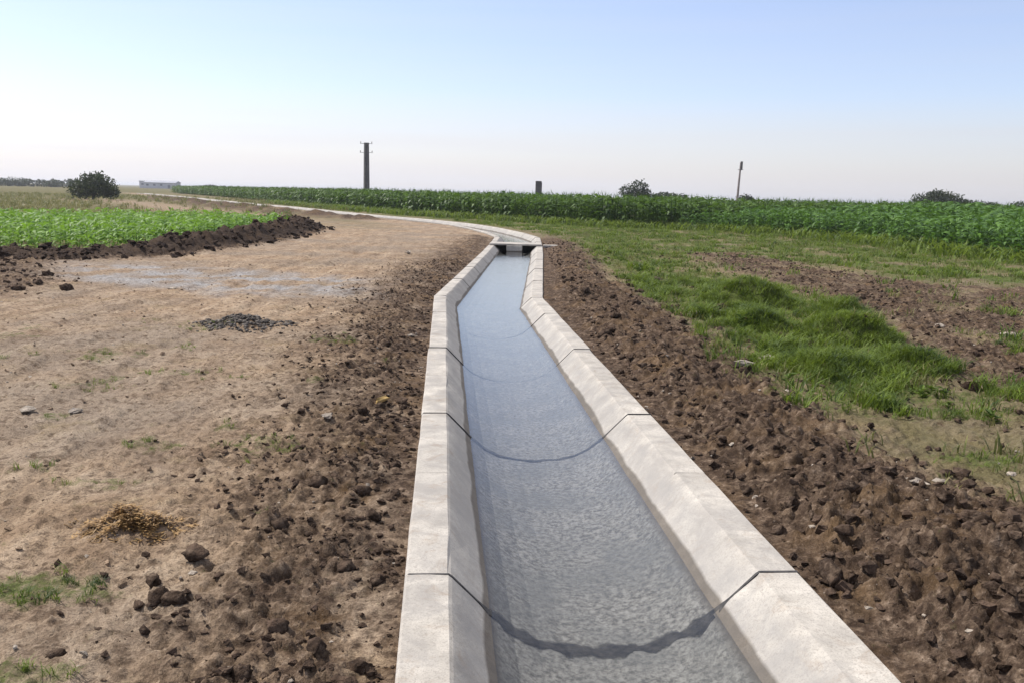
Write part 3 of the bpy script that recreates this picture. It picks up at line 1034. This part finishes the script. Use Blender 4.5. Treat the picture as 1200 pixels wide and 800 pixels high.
for (x, y, s, k, lab) in (
        (2.78, 13.53, 0.20, 0, 'pale flat stone at the foot of the grass mound nearest the canal'),
        (2.87, 9.79, 0.13, 1, 'whitish stone lying in the green grass above the churned bank'),
        (2.40, 9.15, 0.12, 2, 'pale slab-like stone where churned bank meets the grass'),
        (2.50, 5.29, 0.085, 3, 'left one of two pale stones side by side on the right bank'),
        (2.68, 5.36, 0.080, 0, 'right one of two pale stones side by side on the right bank'),
        (3.32, 5.72, 0.05, 1, 'small white stone on the tan patch at the right edge'),
        (6.81, 12.1, 0.16, 2, 'pale stone in the brown strip at the right edge'),
        (6.2, 12.9, 0.12, 3, 'pale stone among the clods of the brown strip, left of another'),
        (-3.84, 6.94, 0.10, 0, 'pale flat stone on the dirt track at the left edge'),
        (-3.47, 6.98, 0.075, 1, 'pale flat stone on the track, just right of another pale one'),
        (-1.41, 6.77, 0.07, 2, 'pale flat stone in the dark furrows left of the canal'),
        (-1.24, 10.96, 0.075, 3, 'pale stone touching the soil beside the left rim of the canal'),
        (-6.05, 15.86, 0.11, 0, 'pale stone on the middle of the dirt track'),
        (-3.1, 26.5, 0.16, 1, 'pale stone beside the far stretch of track near the sluice')):
    place_rock('stone', stone_me[k], x, y, s, lab, 'stone')
place_rock('stone', ochre_me, -1.10, 7.45, 0.075, 'ochre yellow stone close to the left rim of the canal', 'stone')
for (x, y, s, k, lab) in (
        (-7.61, 15.18, 0.17, 0, 'dark clod alone on the track, rightmost of the far left clods'),
        (-8.38, 15.73, 0.15, 1, 'dark clod in the middle of the far left clods'),
        (-8.29, 14.88, 0.15, 2, 'dark clod at the left edge of the dirt track'),
        (-9.1, 17.42, 0.16, 3, 'dark clod furthest back below the crop ridge at left'),
        (-1.50, 4.10, 0.085, 4, 'blackish earth lump behind the straw, foreground left'),
        (-0.55, 3.16, 0.060, 5, 'blackish lump of earth close to the left rim in the foreground'),
        (-1.43, 3.62, 0.070, 1, 'dark lump at the end of a furrow in the left foreground')):
    place_rock('soil_clod', big_me[k], x, y, s, lab, 'clod')

# grey rubble heap on the track and the straw heap
def heap(name, cx, cy, a, b, h, n, smin, smax, mat, label, cat):
    gx = RNG.normal(0, 0.5, n); gy = RNG.normal(0, 0.5, n)
    q = np.hypot(gx, gy); k = q < 1.1
    gx, gy, q = gx[k], gy[k], q[k]
    x = cx + gx * a; y = cy + gy * b
    z = height(x, y) + h * np.maximum(0, 1 - q) * RNG.uniform(0.2, 1, len(x))
    s = RNG.uniform(smin, smax, len(x))
    P = np.stack([x - cx, y - cy, z], -1)
    V, T = replicate(SMALL, RNG.integers(0, len(SMALL), len(x)), P, RNG.uniform(0, 6.28, len(x)), s, RNG.uniform(-.5, .5, len(x)))
    o = tag(link(name, mesh_np(name, V, T, smooth=True), mat, None, (cx, cy, 0)), label, cat)
    o['kind'] = 'stuff'
    return o


rub = clod_material('grey_rubble', (0.06, 0.052, 0.045), (0.125, 0.110, 0.096), (0.26, 0.23, 0.20))
heap('rubble_heap', -3.55, 11.75, 0.66, 0.60, 0.05, 900, 0.008, 0.05, rub, 'low dark grey rubble heap in the middle of the dirt track', 'heap')


def blade_tuft(n, h, w, spread, lean, seed, segs=2):
    rs = random.Random(seed)
    g = Geo()
    for _ in range(n):
        a = rs.uniform(0, 6.28); r_ = spread * math.sqrt(rs.random())
        bx, by = r_ * math.cos(a), r_ * math.sin(a)
        la = rs.uniform(0, 6.28); ln = lean * rs.uniform(0.3, 1.2); hh = h * rs.uniform(0.5, 1.15)
        dx, dy = math.cos(la) * ln * hh, math.sin(la) * ln * hh
        px, py = -math.sin(la) * w / 2, math.cos(la) * w / 2
        p0 = (bx, by, 0); p1 = (bx + dx * 0.35, by + dy * 0.35, hh * 0.62); p2 = (bx + dx, by + dy, hh)
        g.quad((p0[0] - px, p0[1] - py, -0.02), (p0[0] + px, p0[1] + py, -0.02), (p1[0] + px, p1[1] + py, p1[2]), (p1[0] - px, p1[1] - py, p1[2]))
        g.tri((p1[0] - px, p1[1] - py, p1[2]), (p1[0] + px, p1[1] + py, p1[2]), p2)
    return geo_np(g)


def straw_heap():
    g = Geo()
    rs = random.Random(5)
    for _ in range(3200):
        gx, gy = rs.gauss(0, 0.5), rs.gauss(0, 0.55)
        q = math.hypot(gx, gy)
        if q > 1.45:
            continue
        x, y = gx * 0.25, gy * 0.12 + 0.03 * gx * gx
        if fbm(np.array([x * 14.0]), np.array([y * 14.0]), 2, 150)[0] < -0.12 + 0.1 * rs.random():
            continue
        base = float(_straw_h(x, y)) + 0.095 * max(0, 1 - q) ** 0.8 * rs.random() + 0.004
        a = rs.uniform(0, 6.28); L = rs.uniform(0.015, 0.06); t = rs.uniform(-0.35, 0.35); w = rs.uniform(0.002, 0.0045)
        dx, dy, dz = math.cos(a) * L / 2, math.sin(a) * L / 2, t * L / 2
        px, py = -math.sin(a) * w, math.cos(a) * w
        g.quad((x - dx - px, y - dy - py, base - dz), (x - dx + px, y - dy + py, base - dz), (x + dx + px, y + dy + py, base + dz),
               (x + dx - px, y + dy - py, base + dz))
    return g.mesh('straw_heap')


_cx, _cy = -1.98, 4.47
_gy, _gx = np.meshgrid(np.linspace(-0.3, 0.3, 61), np.linspace(-0.4, 0.4, 81))
_gz = height(_gx + _cx, _gy + _cy)
_straw_h = lambda x, y: _gz[min(80, max(0, int((x + 0.4) * 100))), min(60, max(0, int((y + 0.3) * 100)))]
tag(link('straw_heap', straw_heap(), MAT['straw'], None, (_cx, _cy, 0)), 'small heap of yellow straw on the dirt in the left foreground', 'straw')


# ------------------------------------------------------------------ grass
def grass_field(name, n, xr, yr, weight, protos, smin, smax, mat, power=1.3, hfun=None):
    x, y = scatter(n, xr, yr, weight, power)
    ok = canal_dist(x, y) > HALF + 0.12
    x, y = x[ok], y[ok]
    s = RNG.uniform(smin, smax, len(x))
    if hfun is not None:
        s = s * hfun(x, y)
    P = np.stack([x, y, height(x, y)], -1)
    V, T = replicate(protos, RNG.integers(0, len(protos), len(x)), P, RNG.uniform(0, 6.28, len(x)), s)
    return link(name, mesh_np(name, V, T), mat)


TUFT_N = [blade_tuft(11, 0.12, 0.009, 0.07, 1.5, 400 + k) for k in range(6)]
TUFT_F = [blade_tuft(9, 0.15, 0.022, 0.16, 1.4, 420 + k) for k in range(6)]
TUFT_D = [blade_tuft(8, 0.16, 0.016, 0.10, 1.1, 440 + k) for k in range(4)]


def wg(x, y):
    return np.clip(masks(x, y)[1] * 1.25 - 0.2, 0, 1) * sstep(1.1, 2.0, right_of(x, y)) * np.clip(0.68 + 1.9 * fbm(x * 1.3, y * 1.3, 3, 101), 0.08, 1)


def on_mound(x, y):
    q = np.full(np.shape(x), 9.0)
    for mx, my, a, b, h in MOUNDS:
        q = np.minimum(q, np.hypot((x - mx) / a, (y - my) / b))
    return q


o = grass_field('grass', 24000, (2.2, 8.5), (5.6, 20), lambda x, y: wg(x, y) * (on_mound(x, y) > 1.1), TUFT_N, 0.5, 1.1, MAT['grass'], 1.1, lambda x, y: np.clip(0.85 + 2.2 * fbm(x * 1.7, y * 1.7, 3, 105), 0.3, 1.9))
kind(o, 'stuff', 'short green grass on the slope right of the churned bank', 'grass')
o = grass_field('grass', 42000, (-4, 24), (17, 66), wg, TUFT_F, 0.4, 1.0, MAT['grass'], 1.0, lambda x, y: np.clip(0.8 + 2.0 * fbm(x * 0.8, y * 0.8, 3, 106), 0.3, 1.9))
kind(o, 'stuff', 'green grass band between the brown strip and the corn', 'grass')
o = grass_field('rough_grass', 26000, (-30, 26), (28, 112), lambda x, y: sstep(3.2, 0.4, seg_dist(x, y, CORN_EDGE) + 1.2 * fbm(x * 0.6, y * 0.6, 3, 135)), TUFT_F,
                1.2, 3.8, MAT['grass'], 1.0)
kind(o, 'stuff', 'rough yellow-green growth along the foot of the corn', 'grass')
o = grass_field('dry_grass', 16000, (1.5, 18), (5, 50), lambda x, y: np.clip(masks(x, y)[3] + masks(x, y)[1] * 0.5, 0, 1) * 0.6 * sstep(-0.15, 0.25, fbm(x, y, 3, 88)), TUFT_D, 0.4, 1.0,
                MAT['dry_grass'], 1.2)
kind(o, 'stuff', 'thin dry grass among the soil right of the canal', 'grass')
o = grass_field('dry_grass', 6000, (-90, -14), (46, 150), lambda x, y: masks(x, y)[3] * 0.9, [(v * 2.4, t) for v, t in TUFT_D], 0.6, 1.2,
                MAT['dry_grass'], 1.4)
kind(o, 'stuff', 'dry straw-coloured grass on the fallow land behind the left crop', 'grass')
o = grass_field('weeds', 9000, (-5.5, -1.3), (2.6, 13), lambda x, y: np.clip(masks(x, y)[1] * 1.6 - 0.2, 0, 1), [(v * 0.36, t) for v, t in TUFT_N], 0.4, 1.1,
                MAT['grass'], 1.2)
kind(o, 'stuff', 'sparse green weeds creeping over the dirt track', 'weeds')
def weed_proto(seed):
    rs_ = random.Random(seed); g_ = Geo()
    for _ in range(16):
        a_ = rs_.uniform(0, 6.28); e_ = rs_.uniform(0.2, 1.3); L_ = rs_.uniform(0.05, 0.13); w_ = L_ * 0.26
        c_, s_ = math.cos(a_), math.sin(a_); z_ = rs_.uniform(0.0, 0.10)
        m_ = (c_ * L_ * 0.55 * math.cos(e_), s_ * L_ * 0.55 * math.cos(e_), z_ + L_ * 0.55 * math.sin(e_))
        t_ = (c_ * L_, s_ * L_, z_ + L_ * 0.6 * math.sin(e_))
        g_.quad((0, 0, z_), (m_[0] - s_ * w_, m_[1] + c_ * w_, m_[2]), t_, (m_[0] + s_ * w_, m_[1] - c_ * w_, m_[2]))
    return geo_np(g_)


o = grass_field('weeds', 3200, (2.2, 9.5), (6.5, 30), lambda x, y: wg(x, y) * sstep(0.02, 0.2, fbm(x * 1.1, y * 1.1, 3, 111)), [weed_proto(700 + k_) for k_ in range(5)],
                0.35, 0.85, MAT['weed'], 1.1)
kind(o, 'stuff', 'dark broad-leaved weeds growing in clumps among the grass', 'weeds')
mound_labels = ['tall bright green grass mound furthest back beside the brown strip', 'wide green grass mound in front of the tallest one',
                'low grass hump nearest the churned bank', 'small green grass hump on the right, at the edge of the brown strip',
                'small grass hump left of the wide mound, beside the pale flat stone', 'low dark green grass hump at the lower right end of the grass']
for (mx, my, a, b, h), lab in zip(MOUNDS, mound_labels):
    n = int(1000 * a * b + 180)
    t = RNG.uniform(0, 6.28, n); q = np.sqrt(RNG.uniform(0, 1.3, n))
    x = mx + np.cos(t) * q * a; y = my + np.sin(t) * q * b
    P = np.stack([x - mx, y - my, height(x, y)], -1)
    V, T = replicate(TUFT_N, RNG.integers(0, 6, n), P, RNG.uniform(0, 6.28, n), RNG.uniform(0.35, 1.15, n))
    tag(link('grass_mound', mesh_np('grass_mound', V, T), MAT['grass'], None, (mx, my, 0)), lab, 'grass')


# ------------------------------------------------------------------ corn and crop plants
def corn_plant(h, nl, leaf_len, leaf_w, seed, segs=4, tassel=False, stalk_sides=4):
    rs = random.Random(seed)
    g = Geo()
    g.tube([(0, 0, -0.03), (rs.uniform(-.02, .02) * h, rs.uniform(-.02, .02) * h, h * 0.5), (rs.uniform(-.03, .03) * h, 0, h * 0.92)],
           [0.014 * h ** 0.5, 0.012 * h ** 0.5, 0.005], stalk_sides, cap=False)
    az = rs.uniform(0, 6.28)
    for k in range(nl):
        f = (k + 0.6) / nl
        z0 = h * (0.12 + 0.74 * f)
        az += math.pi + rs.uniform(-0.5, 0.5)
        L = leaf_len * h * rs.uniform(0.75, 1.1) * (1.0 - 0.35 * abs(f - 0.5))
        up = rs.uniform(0.75, 1.15); droop = rs.uniform(0.9, 1.7)
        c, s = math.cos(az), math.sin(az)
        pr = None
        tw = rs.uniform(-0.5, 0.5)
        for i in range(segs + 1):
            t = i / segs
            e = up - droop * t * 1.15
            if i == 0:
                r_, z = 0.0, z0
            else:
                r_ += math.cos(e) * L / segs; z += math.sin(e) * L / segs
            w = leaf_w * h * (0.45 + 1.3 * t if t < 0.4 else 1.0 * (1 - ((t - 0.4) / 0.6) ** 1.6)) * 0.5 + 0.002
            px, py, pz = -s * w, c * w, w * tw
            cur = ((c * r_ - px, s * r_ - py, z - pz), (c * r_ + px, s * r_ + py, z + pz))
            if pr:
                g.quad(pr[0], pr[1], cur[1], cur[0])
            pr = cur
    if tassel:
        for k in range(4):
            a = rs.uniform(0, 6.28); d = rs.uniform(0.02, 0.09)
            g.tri((-0.006, 0, h * 0.88), (0.006, 0, h * 0.88), (math.cos(a) * d, math.sin(a) * d, h * rs.uniform(0.97, 1.04)))
    return g


def rows(poly, ox, oy, dirx, diry, row_gap, step, jitter, extent):
    """plant positions in straight rows clipped to a polygon"""
    u = np.arange(-extent, extent, step); v = np.arange(-extent, extent, row_gap)
    U, Vv = np.meshgrid(u, v)
    U = U + RNG.uniform(-jitter, jitter, U.shape) * step * 2; Vv = Vv + RNG.uniform(-jitter, jitter, Vv.shape) * 0.25
    x = ox + U * dirx - Vv * diry; y = oy + U * diry + Vv * dirx
    x, y = x.ravel(), y.ravel()
    k = poly_sd(x, y, poly) > 0
    return x[k], y[k]


def in_view(x, y, margin=1.12):
    return (np.abs(x) < y * 0.575 * margin + 1.0) & (y > 0)


def plant_field(single, stuff, x, y, protos, far_protos, far_d, smin, smax, mat, label, group, stuff_label, cat, n_single=300, hvar=0.06, grow=None):
    d = np.hypot(x, y)
    o_ = np.argsort(d); x, y, d = x[o_], y[o_], d[o_]
    s = RNG.uniform(smin, smax, len(x)) * (1.0 if grow is None else grow(x, y)) * (1 + hvar * fbm(x * 0.2, y * 0.2, 2, 120) * 2)
    rz = RNG.uniform(0, 6.28, len(x))
    z = height(x, y)
    mes = []
    for pv, pt in protos:
        me = mesh_np(single, pv, pt); me.materials.append(mat); mes.append(me)
    vis = np.nonzero(in_view(x, y, 0.99))[0][:n_single]
    rest = np.ones(len(x), bool); rest[vis] = False
    for k, i in enumerate(vis):
        o = link(single, mes[k % len(mes)], None, None, (float(x[i]), float(y[i]), float(z[i])), float(rz[i]), float(s[i]))
        tag(o, label, cat, group)
    i = np.nonzero(rest & (d <= far_d))[0]; j = np.nonzero(rest & (d > far_d))[0]
    V = []; T = []; b = 0
    for ii, pr in ((i, protos), (j, far_protos)):
        if len(ii) == 0:
            continue
        v_, t_ = replicate(pr, RNG.integers(0, len(pr), len(ii)), np.stack([x[ii], y[ii], z[ii]], -1), rz[ii], s[ii])
        V.append(v_); T.append(t_ + b); b += len(v_)
    o = link(stuff, mesh_np(stuff, np.concatenate(V), np.concatenate(T)), mat)
    kind(o, 'stuff', stuff_label, cat)


CORN_N = [geo_np(corn_plant(1.0, 8, 0.54, 0.125, 500 + k, 3)) for k in range(6)]
CORN_F = [geo_np(corn_plant(1.0, 7, 0.46, 0.095, 520 + k, 2, True, 3)) for k in range(6)]
CROP_N = [geo_np(corn_plant(1.0, 7, 0.75, 0.13, 540 + k, 3, False, 3)) for k in range(6)]

YOUNG = [(16.9, 27), (17.0, 38.5), (16.0, 44.8), (13.2, 50.6), (9.5, 53.2), (14, 58), (50, 64), (50, 40), (30, 30)]
YOUNG_FRONT = YOUNG[:5] + [(10, 200), (200, 200), (200, 30)]
x, y = rows(YOUNG, 18.6, 40, -0.10, 0.995, 0.75, 0.32, 0.3, 45)
k = in_view(x, y, 1.18) & (poly_sd(x, y, YOUNG) > 0.9 * np.abs(fbm(x * 1.2, y * 1.2, 3, 131)) * 2.2)
x, y = x[k], y[k]
plant_field('young_corn_plant', 'young_corn_plants', x, y, CORN_N, CORN_N, 999, 0.95, 1.45, MAT['young_corn'],
            'young bright green corn plant in the lower plot at right', 'young corn plants at the front of the right plot',
            'lower bright green corn plot filling the right side in front of the tall corn', 'corn', hvar=0.12,
            grow=lambda x, y: 0.98 + 0.45 * sstep(0, 16, poly_sd(x, y, YOUNG_FRONT)))

TALL = [(50, 62), (14, 57.5), (10, 54.2), (5.1, 56.1), (-0.2, 62.7), (-7, 71), (-17.3, 89.8), (-29, 112.7), (-53, 164.5),
        (-90, 236), (-60, 300), (160, 300), (160, 90)]
x, y = rows(TALL, 0, 62, -0.62, 0.78, 0.8, 0.30, 0.3, 260)
ed = poly_sd(x, y, TALL)
keep = (ed < 7) | (RNG.uniform(0, 1, len(x)) < np.where(ed < 40, 0.07, 0.018))
keep &= in_view(x, y, 1.1) & (np.hypot(x, y) < 260)
keep &= (y < 120) | (RNG.uniform(0, 1, len(x)) < 0.45)
x, y = x[keep], y[keep]
plant_field('corn_plant', 'corn_plants', x, y, CORN_F, CORN_F, 999, 1.68, 2.12, MAT['corn'],
            'tall dark green corn plant at the front of the far field', 'tall corn plants along the field edge',
            'tall dark green corn field stretching across the horizon', 'corn')

x, y = rows(CROP, -14, 30, 0.25, 0.97, 0.55, 0.26, 0.3, 40)
k = in_view(x, y, 1.15); x, y = x[k], y[k]
plant_field('crop_plant', 'crop_plants', x, y, CROP_N, CROP_N, 999, 0.42, 0.74, MAT['crop'],
            'low bright green crop plant at the near edge of the left field', 'crop plants at the near edge of the left field',
            'low bright green crop filling the left field behind the dark ridge', 'crop')


# ------------------------------------------------------------------ trees and bushes
def crown(lobes, n, leaf, seed):
    rs = np.random.default_rng(seed)
    V = []; T = []
    w = np.array([a * b for (_, _, _, a, b, _) in lobes]); w = w / w.sum()
    pick = rs.choice(len(lobes), n, p=w)
    L = np.array(lobes)[pick]
    d = rs.normal(size=(n, 3)); d /= np.linalg.norm(d, axis=1)[:, None]
    rr = rs.uniform(0.35, 1.08, n) ** 0.7
    rr *= 1 + 0.5 * fbm(d[:, 0] * 2.5 + pick * 3.3, d[:, 2] * 2.5 + d[:, 1] * 1.7, 2, seed)
    c = L[:, :3] + d * rr[:, None] * L[:, 3:6]
    c[:, 2] = np.maximum(c[:, 2], 0.12)
    a = rs.normal(size=(n, 3)); a /= np.linalg.norm(a, axis=1)[:, None]
    b = np.cross(a, rs.normal(size=(n, 3))); b /= np.linalg.norm(b, axis=1)[:, None]
    s = leaf * rs.uniform(0.6, 1.4, n)[:, None]
    p0 = c - a * s; p1 = c + b * s * 0.5; p2 = c + a * s; p3 = c - b * s * 0.5
    V = np.stack([p0, p1, p2, p3], 1).reshape(-1, 3)
    q_ = np.arange(n)[:, None] * 4 + np.arange(4)[None]
    return mesh_np('crown', V, None, q_)


def tree(name, x, y, lobes, n, leaf, seed, label, cat, trunk_h=None, group=None):
    z = float(height(np.array([x]), np.array([y]))[0])
    e = link(name, None, loc=(x, y, z))
    tag(e, label, cat, group)
    g = Geo()
    rs = random.Random(seed)
    main = max(lobes, key=lambda l: l[3] * l[5])
    th = trunk_h or main[2]
    r0 = 0.06 * main[5] + 0.05
    g.tube([(0, 0, -0.1), (0.05, 0.02, th * 0.5), (main[0] * 0.3, main[1] * 0.3, th)], [r0, r0 * 0.75, r0 * 0.4], 7)
    for l in lobes:
        g.tube([(0, 0, th * 0.35), (l[0] * 0.5, l[1] * 0.5, (th * 0.35 + l[2]) * 0.55), (l[0], l[1], l[2])], [r0 * 0.5, r0 * 0.35, r0 * 0.15], 5)
    link('trunk', g.mesh('trunk'), MAT['bark'], e)
    link('crown', crown(lobes, int(n * 0.62), leaf, seed), MAT['tree'], e)
    return e


tree('round_bush', -49.0, 105, [(0, 0, 1.5, 2.2, 2.0, 1.35), (-1.5, 0.3, 1.1, 1.4, 1.4, 1.0), (1.4, -0.2, 1.4, 1.5, 1.4, 1.15), (0.3, 0.2, 2.2, 1.5, 1.4, 1.0),
                                (2.3, 0, 0.8, 0.9, 0.9, 0.7)], 5200, 0.17, 21, 'dark rounded bush standing alone behind the left crop', 'bush')
YT = 170.0
tree('broad_tree', 0.1323 * YT, YT, [(0.5, 0, 3.7, 1.8, 1.8, 1.4), (-1.7, 0, 3.0, 1.5, 1.4, 1.1), (1.6, 0.2, 2.6, 1.4, 1.4, 1.1), (0, 0, 2.0, 2.6, 2, 1.2)],
     3200, 0.22, 22, 'small dark round-topped tree behind the corn near the centre', 'tree')
tree('low_shrub', 0.163 * YT, YT, [(0, 0, 1.9, 1.8, 1.5, 1.0), (1.8, 0, 1.8, 1.8, 1.5, 0.95), (3.6, 0, 1.7, 1.5, 1.4, 0.95), (-1.8, 0, 1.8, 1.3, 1.3, .9)], 2800, 0.2, 23,
     'long low shrub just right of the small round-topped tree', 'shrub')
tree('low_shrub', 0.2525 * YT, YT, [(0, 0, 1.8, 1.5, 1.2, 1.1), (0.9, 0, 1.6, 1.0, 1.0, 0.9)], 1300, 0.2, 24, 'small low shrub at the foot of the slim right pole', 'shrub')
tree('broad_tree', 0.464 * YT, YT, [(0, 0, 2.9, 2.8, 2.2, 1.6), (-2.9, 0, 2.5, 1.9, 1.8, 1.2), (2.6, 0, 2.7, 2.2, 1.8, 1.3), (-0.3, 0, 3.5, 1.7, 1.5, 1.1),
                                    (4.4, 0, 2.1, 1.6, 1.4, 1.0)], 5200, 0.22, 25, 'wide dark tree above the corn at the right', 'tree')
tree('low_shrub', 0.500 * YT, YT, [(0, 0, 1.8, 2.2, 1.8, 1.1), (2.4, 0, 1.7, 1.8, 1.5, 1.0), (4.4, 0, 1.6, 1.6, 1.3, 0.95)], 3200, 0.2, 26,
     'low shrub trailing off to the right of the wide dark tree', 'shrub')
tree('low_shrub', 0.557 * YT, YT, [(0, 0, 1.8, 2.2, 1.8, 1.1), (2.6, 0, 1.8, 2.0, 1.6, 1.1)], 2000, 0.2, 27, 'dark shrub cut by the right edge of the picture', 'shrub')

# far wooded line at the left horizon (reads as one mass)
lobes = []
rs = random.Random(9)
xx = -560.0
while xx < -292:
    h = rs.uniform(1.3, 2.0)
    lobes.append((xx * 0.6, 384 + rs.uniform(-5, 5), h * 0.9, rs.uniform(3, 5), 3.0, h))
    xx += rs.uniform(3, 5.5)
o = link('far_wood', crown(lobes, 11000, 0.55, 31), MAT['tree'])
kind(o, 'stuff', 'dark line of far-off trees on the left horizon', 'wood')
lobes = []
xx = -212.0
while xx < -90:
    h = rs.uniform(0.8, 1.5)
    lobes.append((xx, 600 + rs.uniform(-10, 10), h * 0.9, rs.uniform(4, 7), 4.0, h))
    xx += rs.uniform(4, 7)
o = link('far_wood', crown(lobes, 4000, 0.8, 32), MAT['tree'])
kind(o, 'stuff', 'thin green line of far-off trees left of the tall pole', 'wood')

# ------------------------------------------------------------------ poles, pillar, far buildings
YP = 141.0
p = link('power_pole', None, loc=(-0.1643 * YP, YP, -0.06))
tag(p, 'thick grey concrete power pole rising behind the corn, left of centre', 'power pole')
g = Geo()
n0 = 0
for z0, z1, w0, w1 in ((0, 9.1, 0.62, 0.50),):
    for sx in (-1, 1):
        g.tube([(sx * 0.24, 0, -0.3), (sx * 0.17, 0, 9.1)], [0.27, 0.22], 4)
    for k_ in range(7):
        g.box(0, 0, 0.6 + k_ * 1.35, 0.44, 0.24, 0.42)
link('shaft', g.mesh('shaft'), MAT['pole'], p)
for zc, wd_ in ((8.95, 1.9), (7.6, 2.0)):
    g = Geo(); g.box(0, -0.2, zc, wd_, 0.06, 0.06)
    arm = link('crossarm', g.mesh('crossarm'), MAT['pole'], p)
    for xo in (-wd_ / 2 + 0.1, wd_ / 2 - 0.1):
        g = Geo(); g.tube([(xo, -0.2, zc + 0.04), (xo, -0.2, zc + 0.12), (xo, -0.2, zc + 0.13), (xo, -0.2, zc + 0.30)], [0.03, 0.03, 0.08, 0.05], 8)
        link('insulator', g.mesh('insulator'), MAT['pole_pale'], arm)

YQ = 168.0
p = link('power_pole', None, loc=(0.2440 * YQ, YQ, -0.06))
tag(p, 'slim pale power pole leaning slightly, right of the small round-topped tree', 'power pole')
g = Geo(); g.tube([(-0.05, 0, -0.3), (0.10, 0, 4.5), (0.25, 0, 8.6)], [0.24, 0.20, 0.15], 8)
link('shaft', g.mesh('shaft'), MAT['pole_pale'], p)
g = Geo(); g.box(0.40, -0.05, 8.0, 0.36, 0.36, 1.5, 0.04); g.box(0.40, -0.05, 8.78, 0.40, 0.4, 0.05)
link('transformer_box', g.mesh('transformer_box'), MAT['pole'], p)
g = Geo(); g.box(0.2, -0.3, 7.3, 1.0, 0.08, 0.08)
link('crossarm', g.mesh('crossarm'), MAT['pole'], p)

YB = 150.0
p = link('brick_pillar', None, loc=(0.0251 * YB, YB, -0.06))
tag(p, 'short dark upright pillar showing above the corn near the centre', 'pillar')
g = Geo(); g.box(0, 0, 1.9, 1.05, 1.05, 3.9, 0.03)
link('shaft', g.mesh('shaft'), MAT['block'], p)
g = Geo(); g.box(-0.04, 0, 3.96, 0.98, 1.18, 0.22, 0.02)
link('cap', g.mesh('cap'), MAT['block'], p)


def building(x, y, w, d, h, label, roof=0.0):
    e = link('far_building', None, loc=(x, y, -0.1))
    tag(e, label, 'building', None)
    g = Geo(); g.box(0, 0, h / 2, w, d, h)
    link('wall', g.mesh('wall'), MAT['render_wall'], e)
    g = Geo()
    if roof > 0:
        for s_ in (-1, 1):
            g.quad((-w / 2 - .4, s_ * (d / 2 + .4), h), (w / 2 + .4, s_ * (d / 2 + .4), h), (w / 2 + .4, 0, h + roof), (-w / 2 - .4, 0, h + roof))
        g.tri((-w / 2 - .4, -d / 2 - .4, h), (-w / 2 - .4, d / 2 + .4, h), (-w / 2 - .4, 0, h + roof))
        g.tri((w / 2 + .4, -d / 2 - .4, h), (w / 2 + .4, d / 2 + .4, h), (w / 2 + .4, 0, h + roof))
    else:
        g.box(0, 0, h + 0.15, w + 0.5, d + 0.5, 0.3)
    link('roof', g.mesh('roof'), MAT['roof_sheet'], e)
    g = Geo(); g.box(w * 0.3, -d / 2 - 0.02, 1.1, 1.6, 0.08, 2.2)
    link('door', g.mesh('door'), MAT['glass'], e)
    for k in range(max(1, int(w // 6))):
        g = Geo(); g.box(-w / 2 + 2 + k * 4.2, -d / 2 - 0.02, h * 0.6, 1.5, 0.08, 1.1)
        link('window', g.mesh('window'), MAT['glass'], e)


building(-0.389 * 560, 560, 19, 9, 3.6, 'long pale hazy shed on the left horizon behind the track', 1.2)
building(-0.4115 * 560, 566, 6, 6, 4.2, 'small pale hazy block left of the long shed on the horizon', 0)


# ------------------------------------------------------------------ summer haze over the whole plain
g = Geo(); g.box(0, 0, 5.2, 14400, 14400, 13.6)
hzm = bpy.data.materials.new('haze_air')
hzm.use_nodes = True
hn = hzm.node_tree.nodes
for n_ in list(hn):
    hn.remove(n_)
pv = hn.new('ShaderNodeVolumePrincipled')
pv.inputs['Color'].default_value = (0.93, 0.95, 1.0, 1)
pv.inputs['Density'].default_value = 0.00030
pv.inputs['Anisotropy'].default_value = 0.3
ho = hn.new('ShaderNodeOutputMaterial')
hzm.node_tree.links.new(pv.outputs[0], ho.inputs['Volume'])
kind(link('haze', g.mesh('haze'), hzm), 'stuff', 'thin pale summer haze over the plain', 'haze')
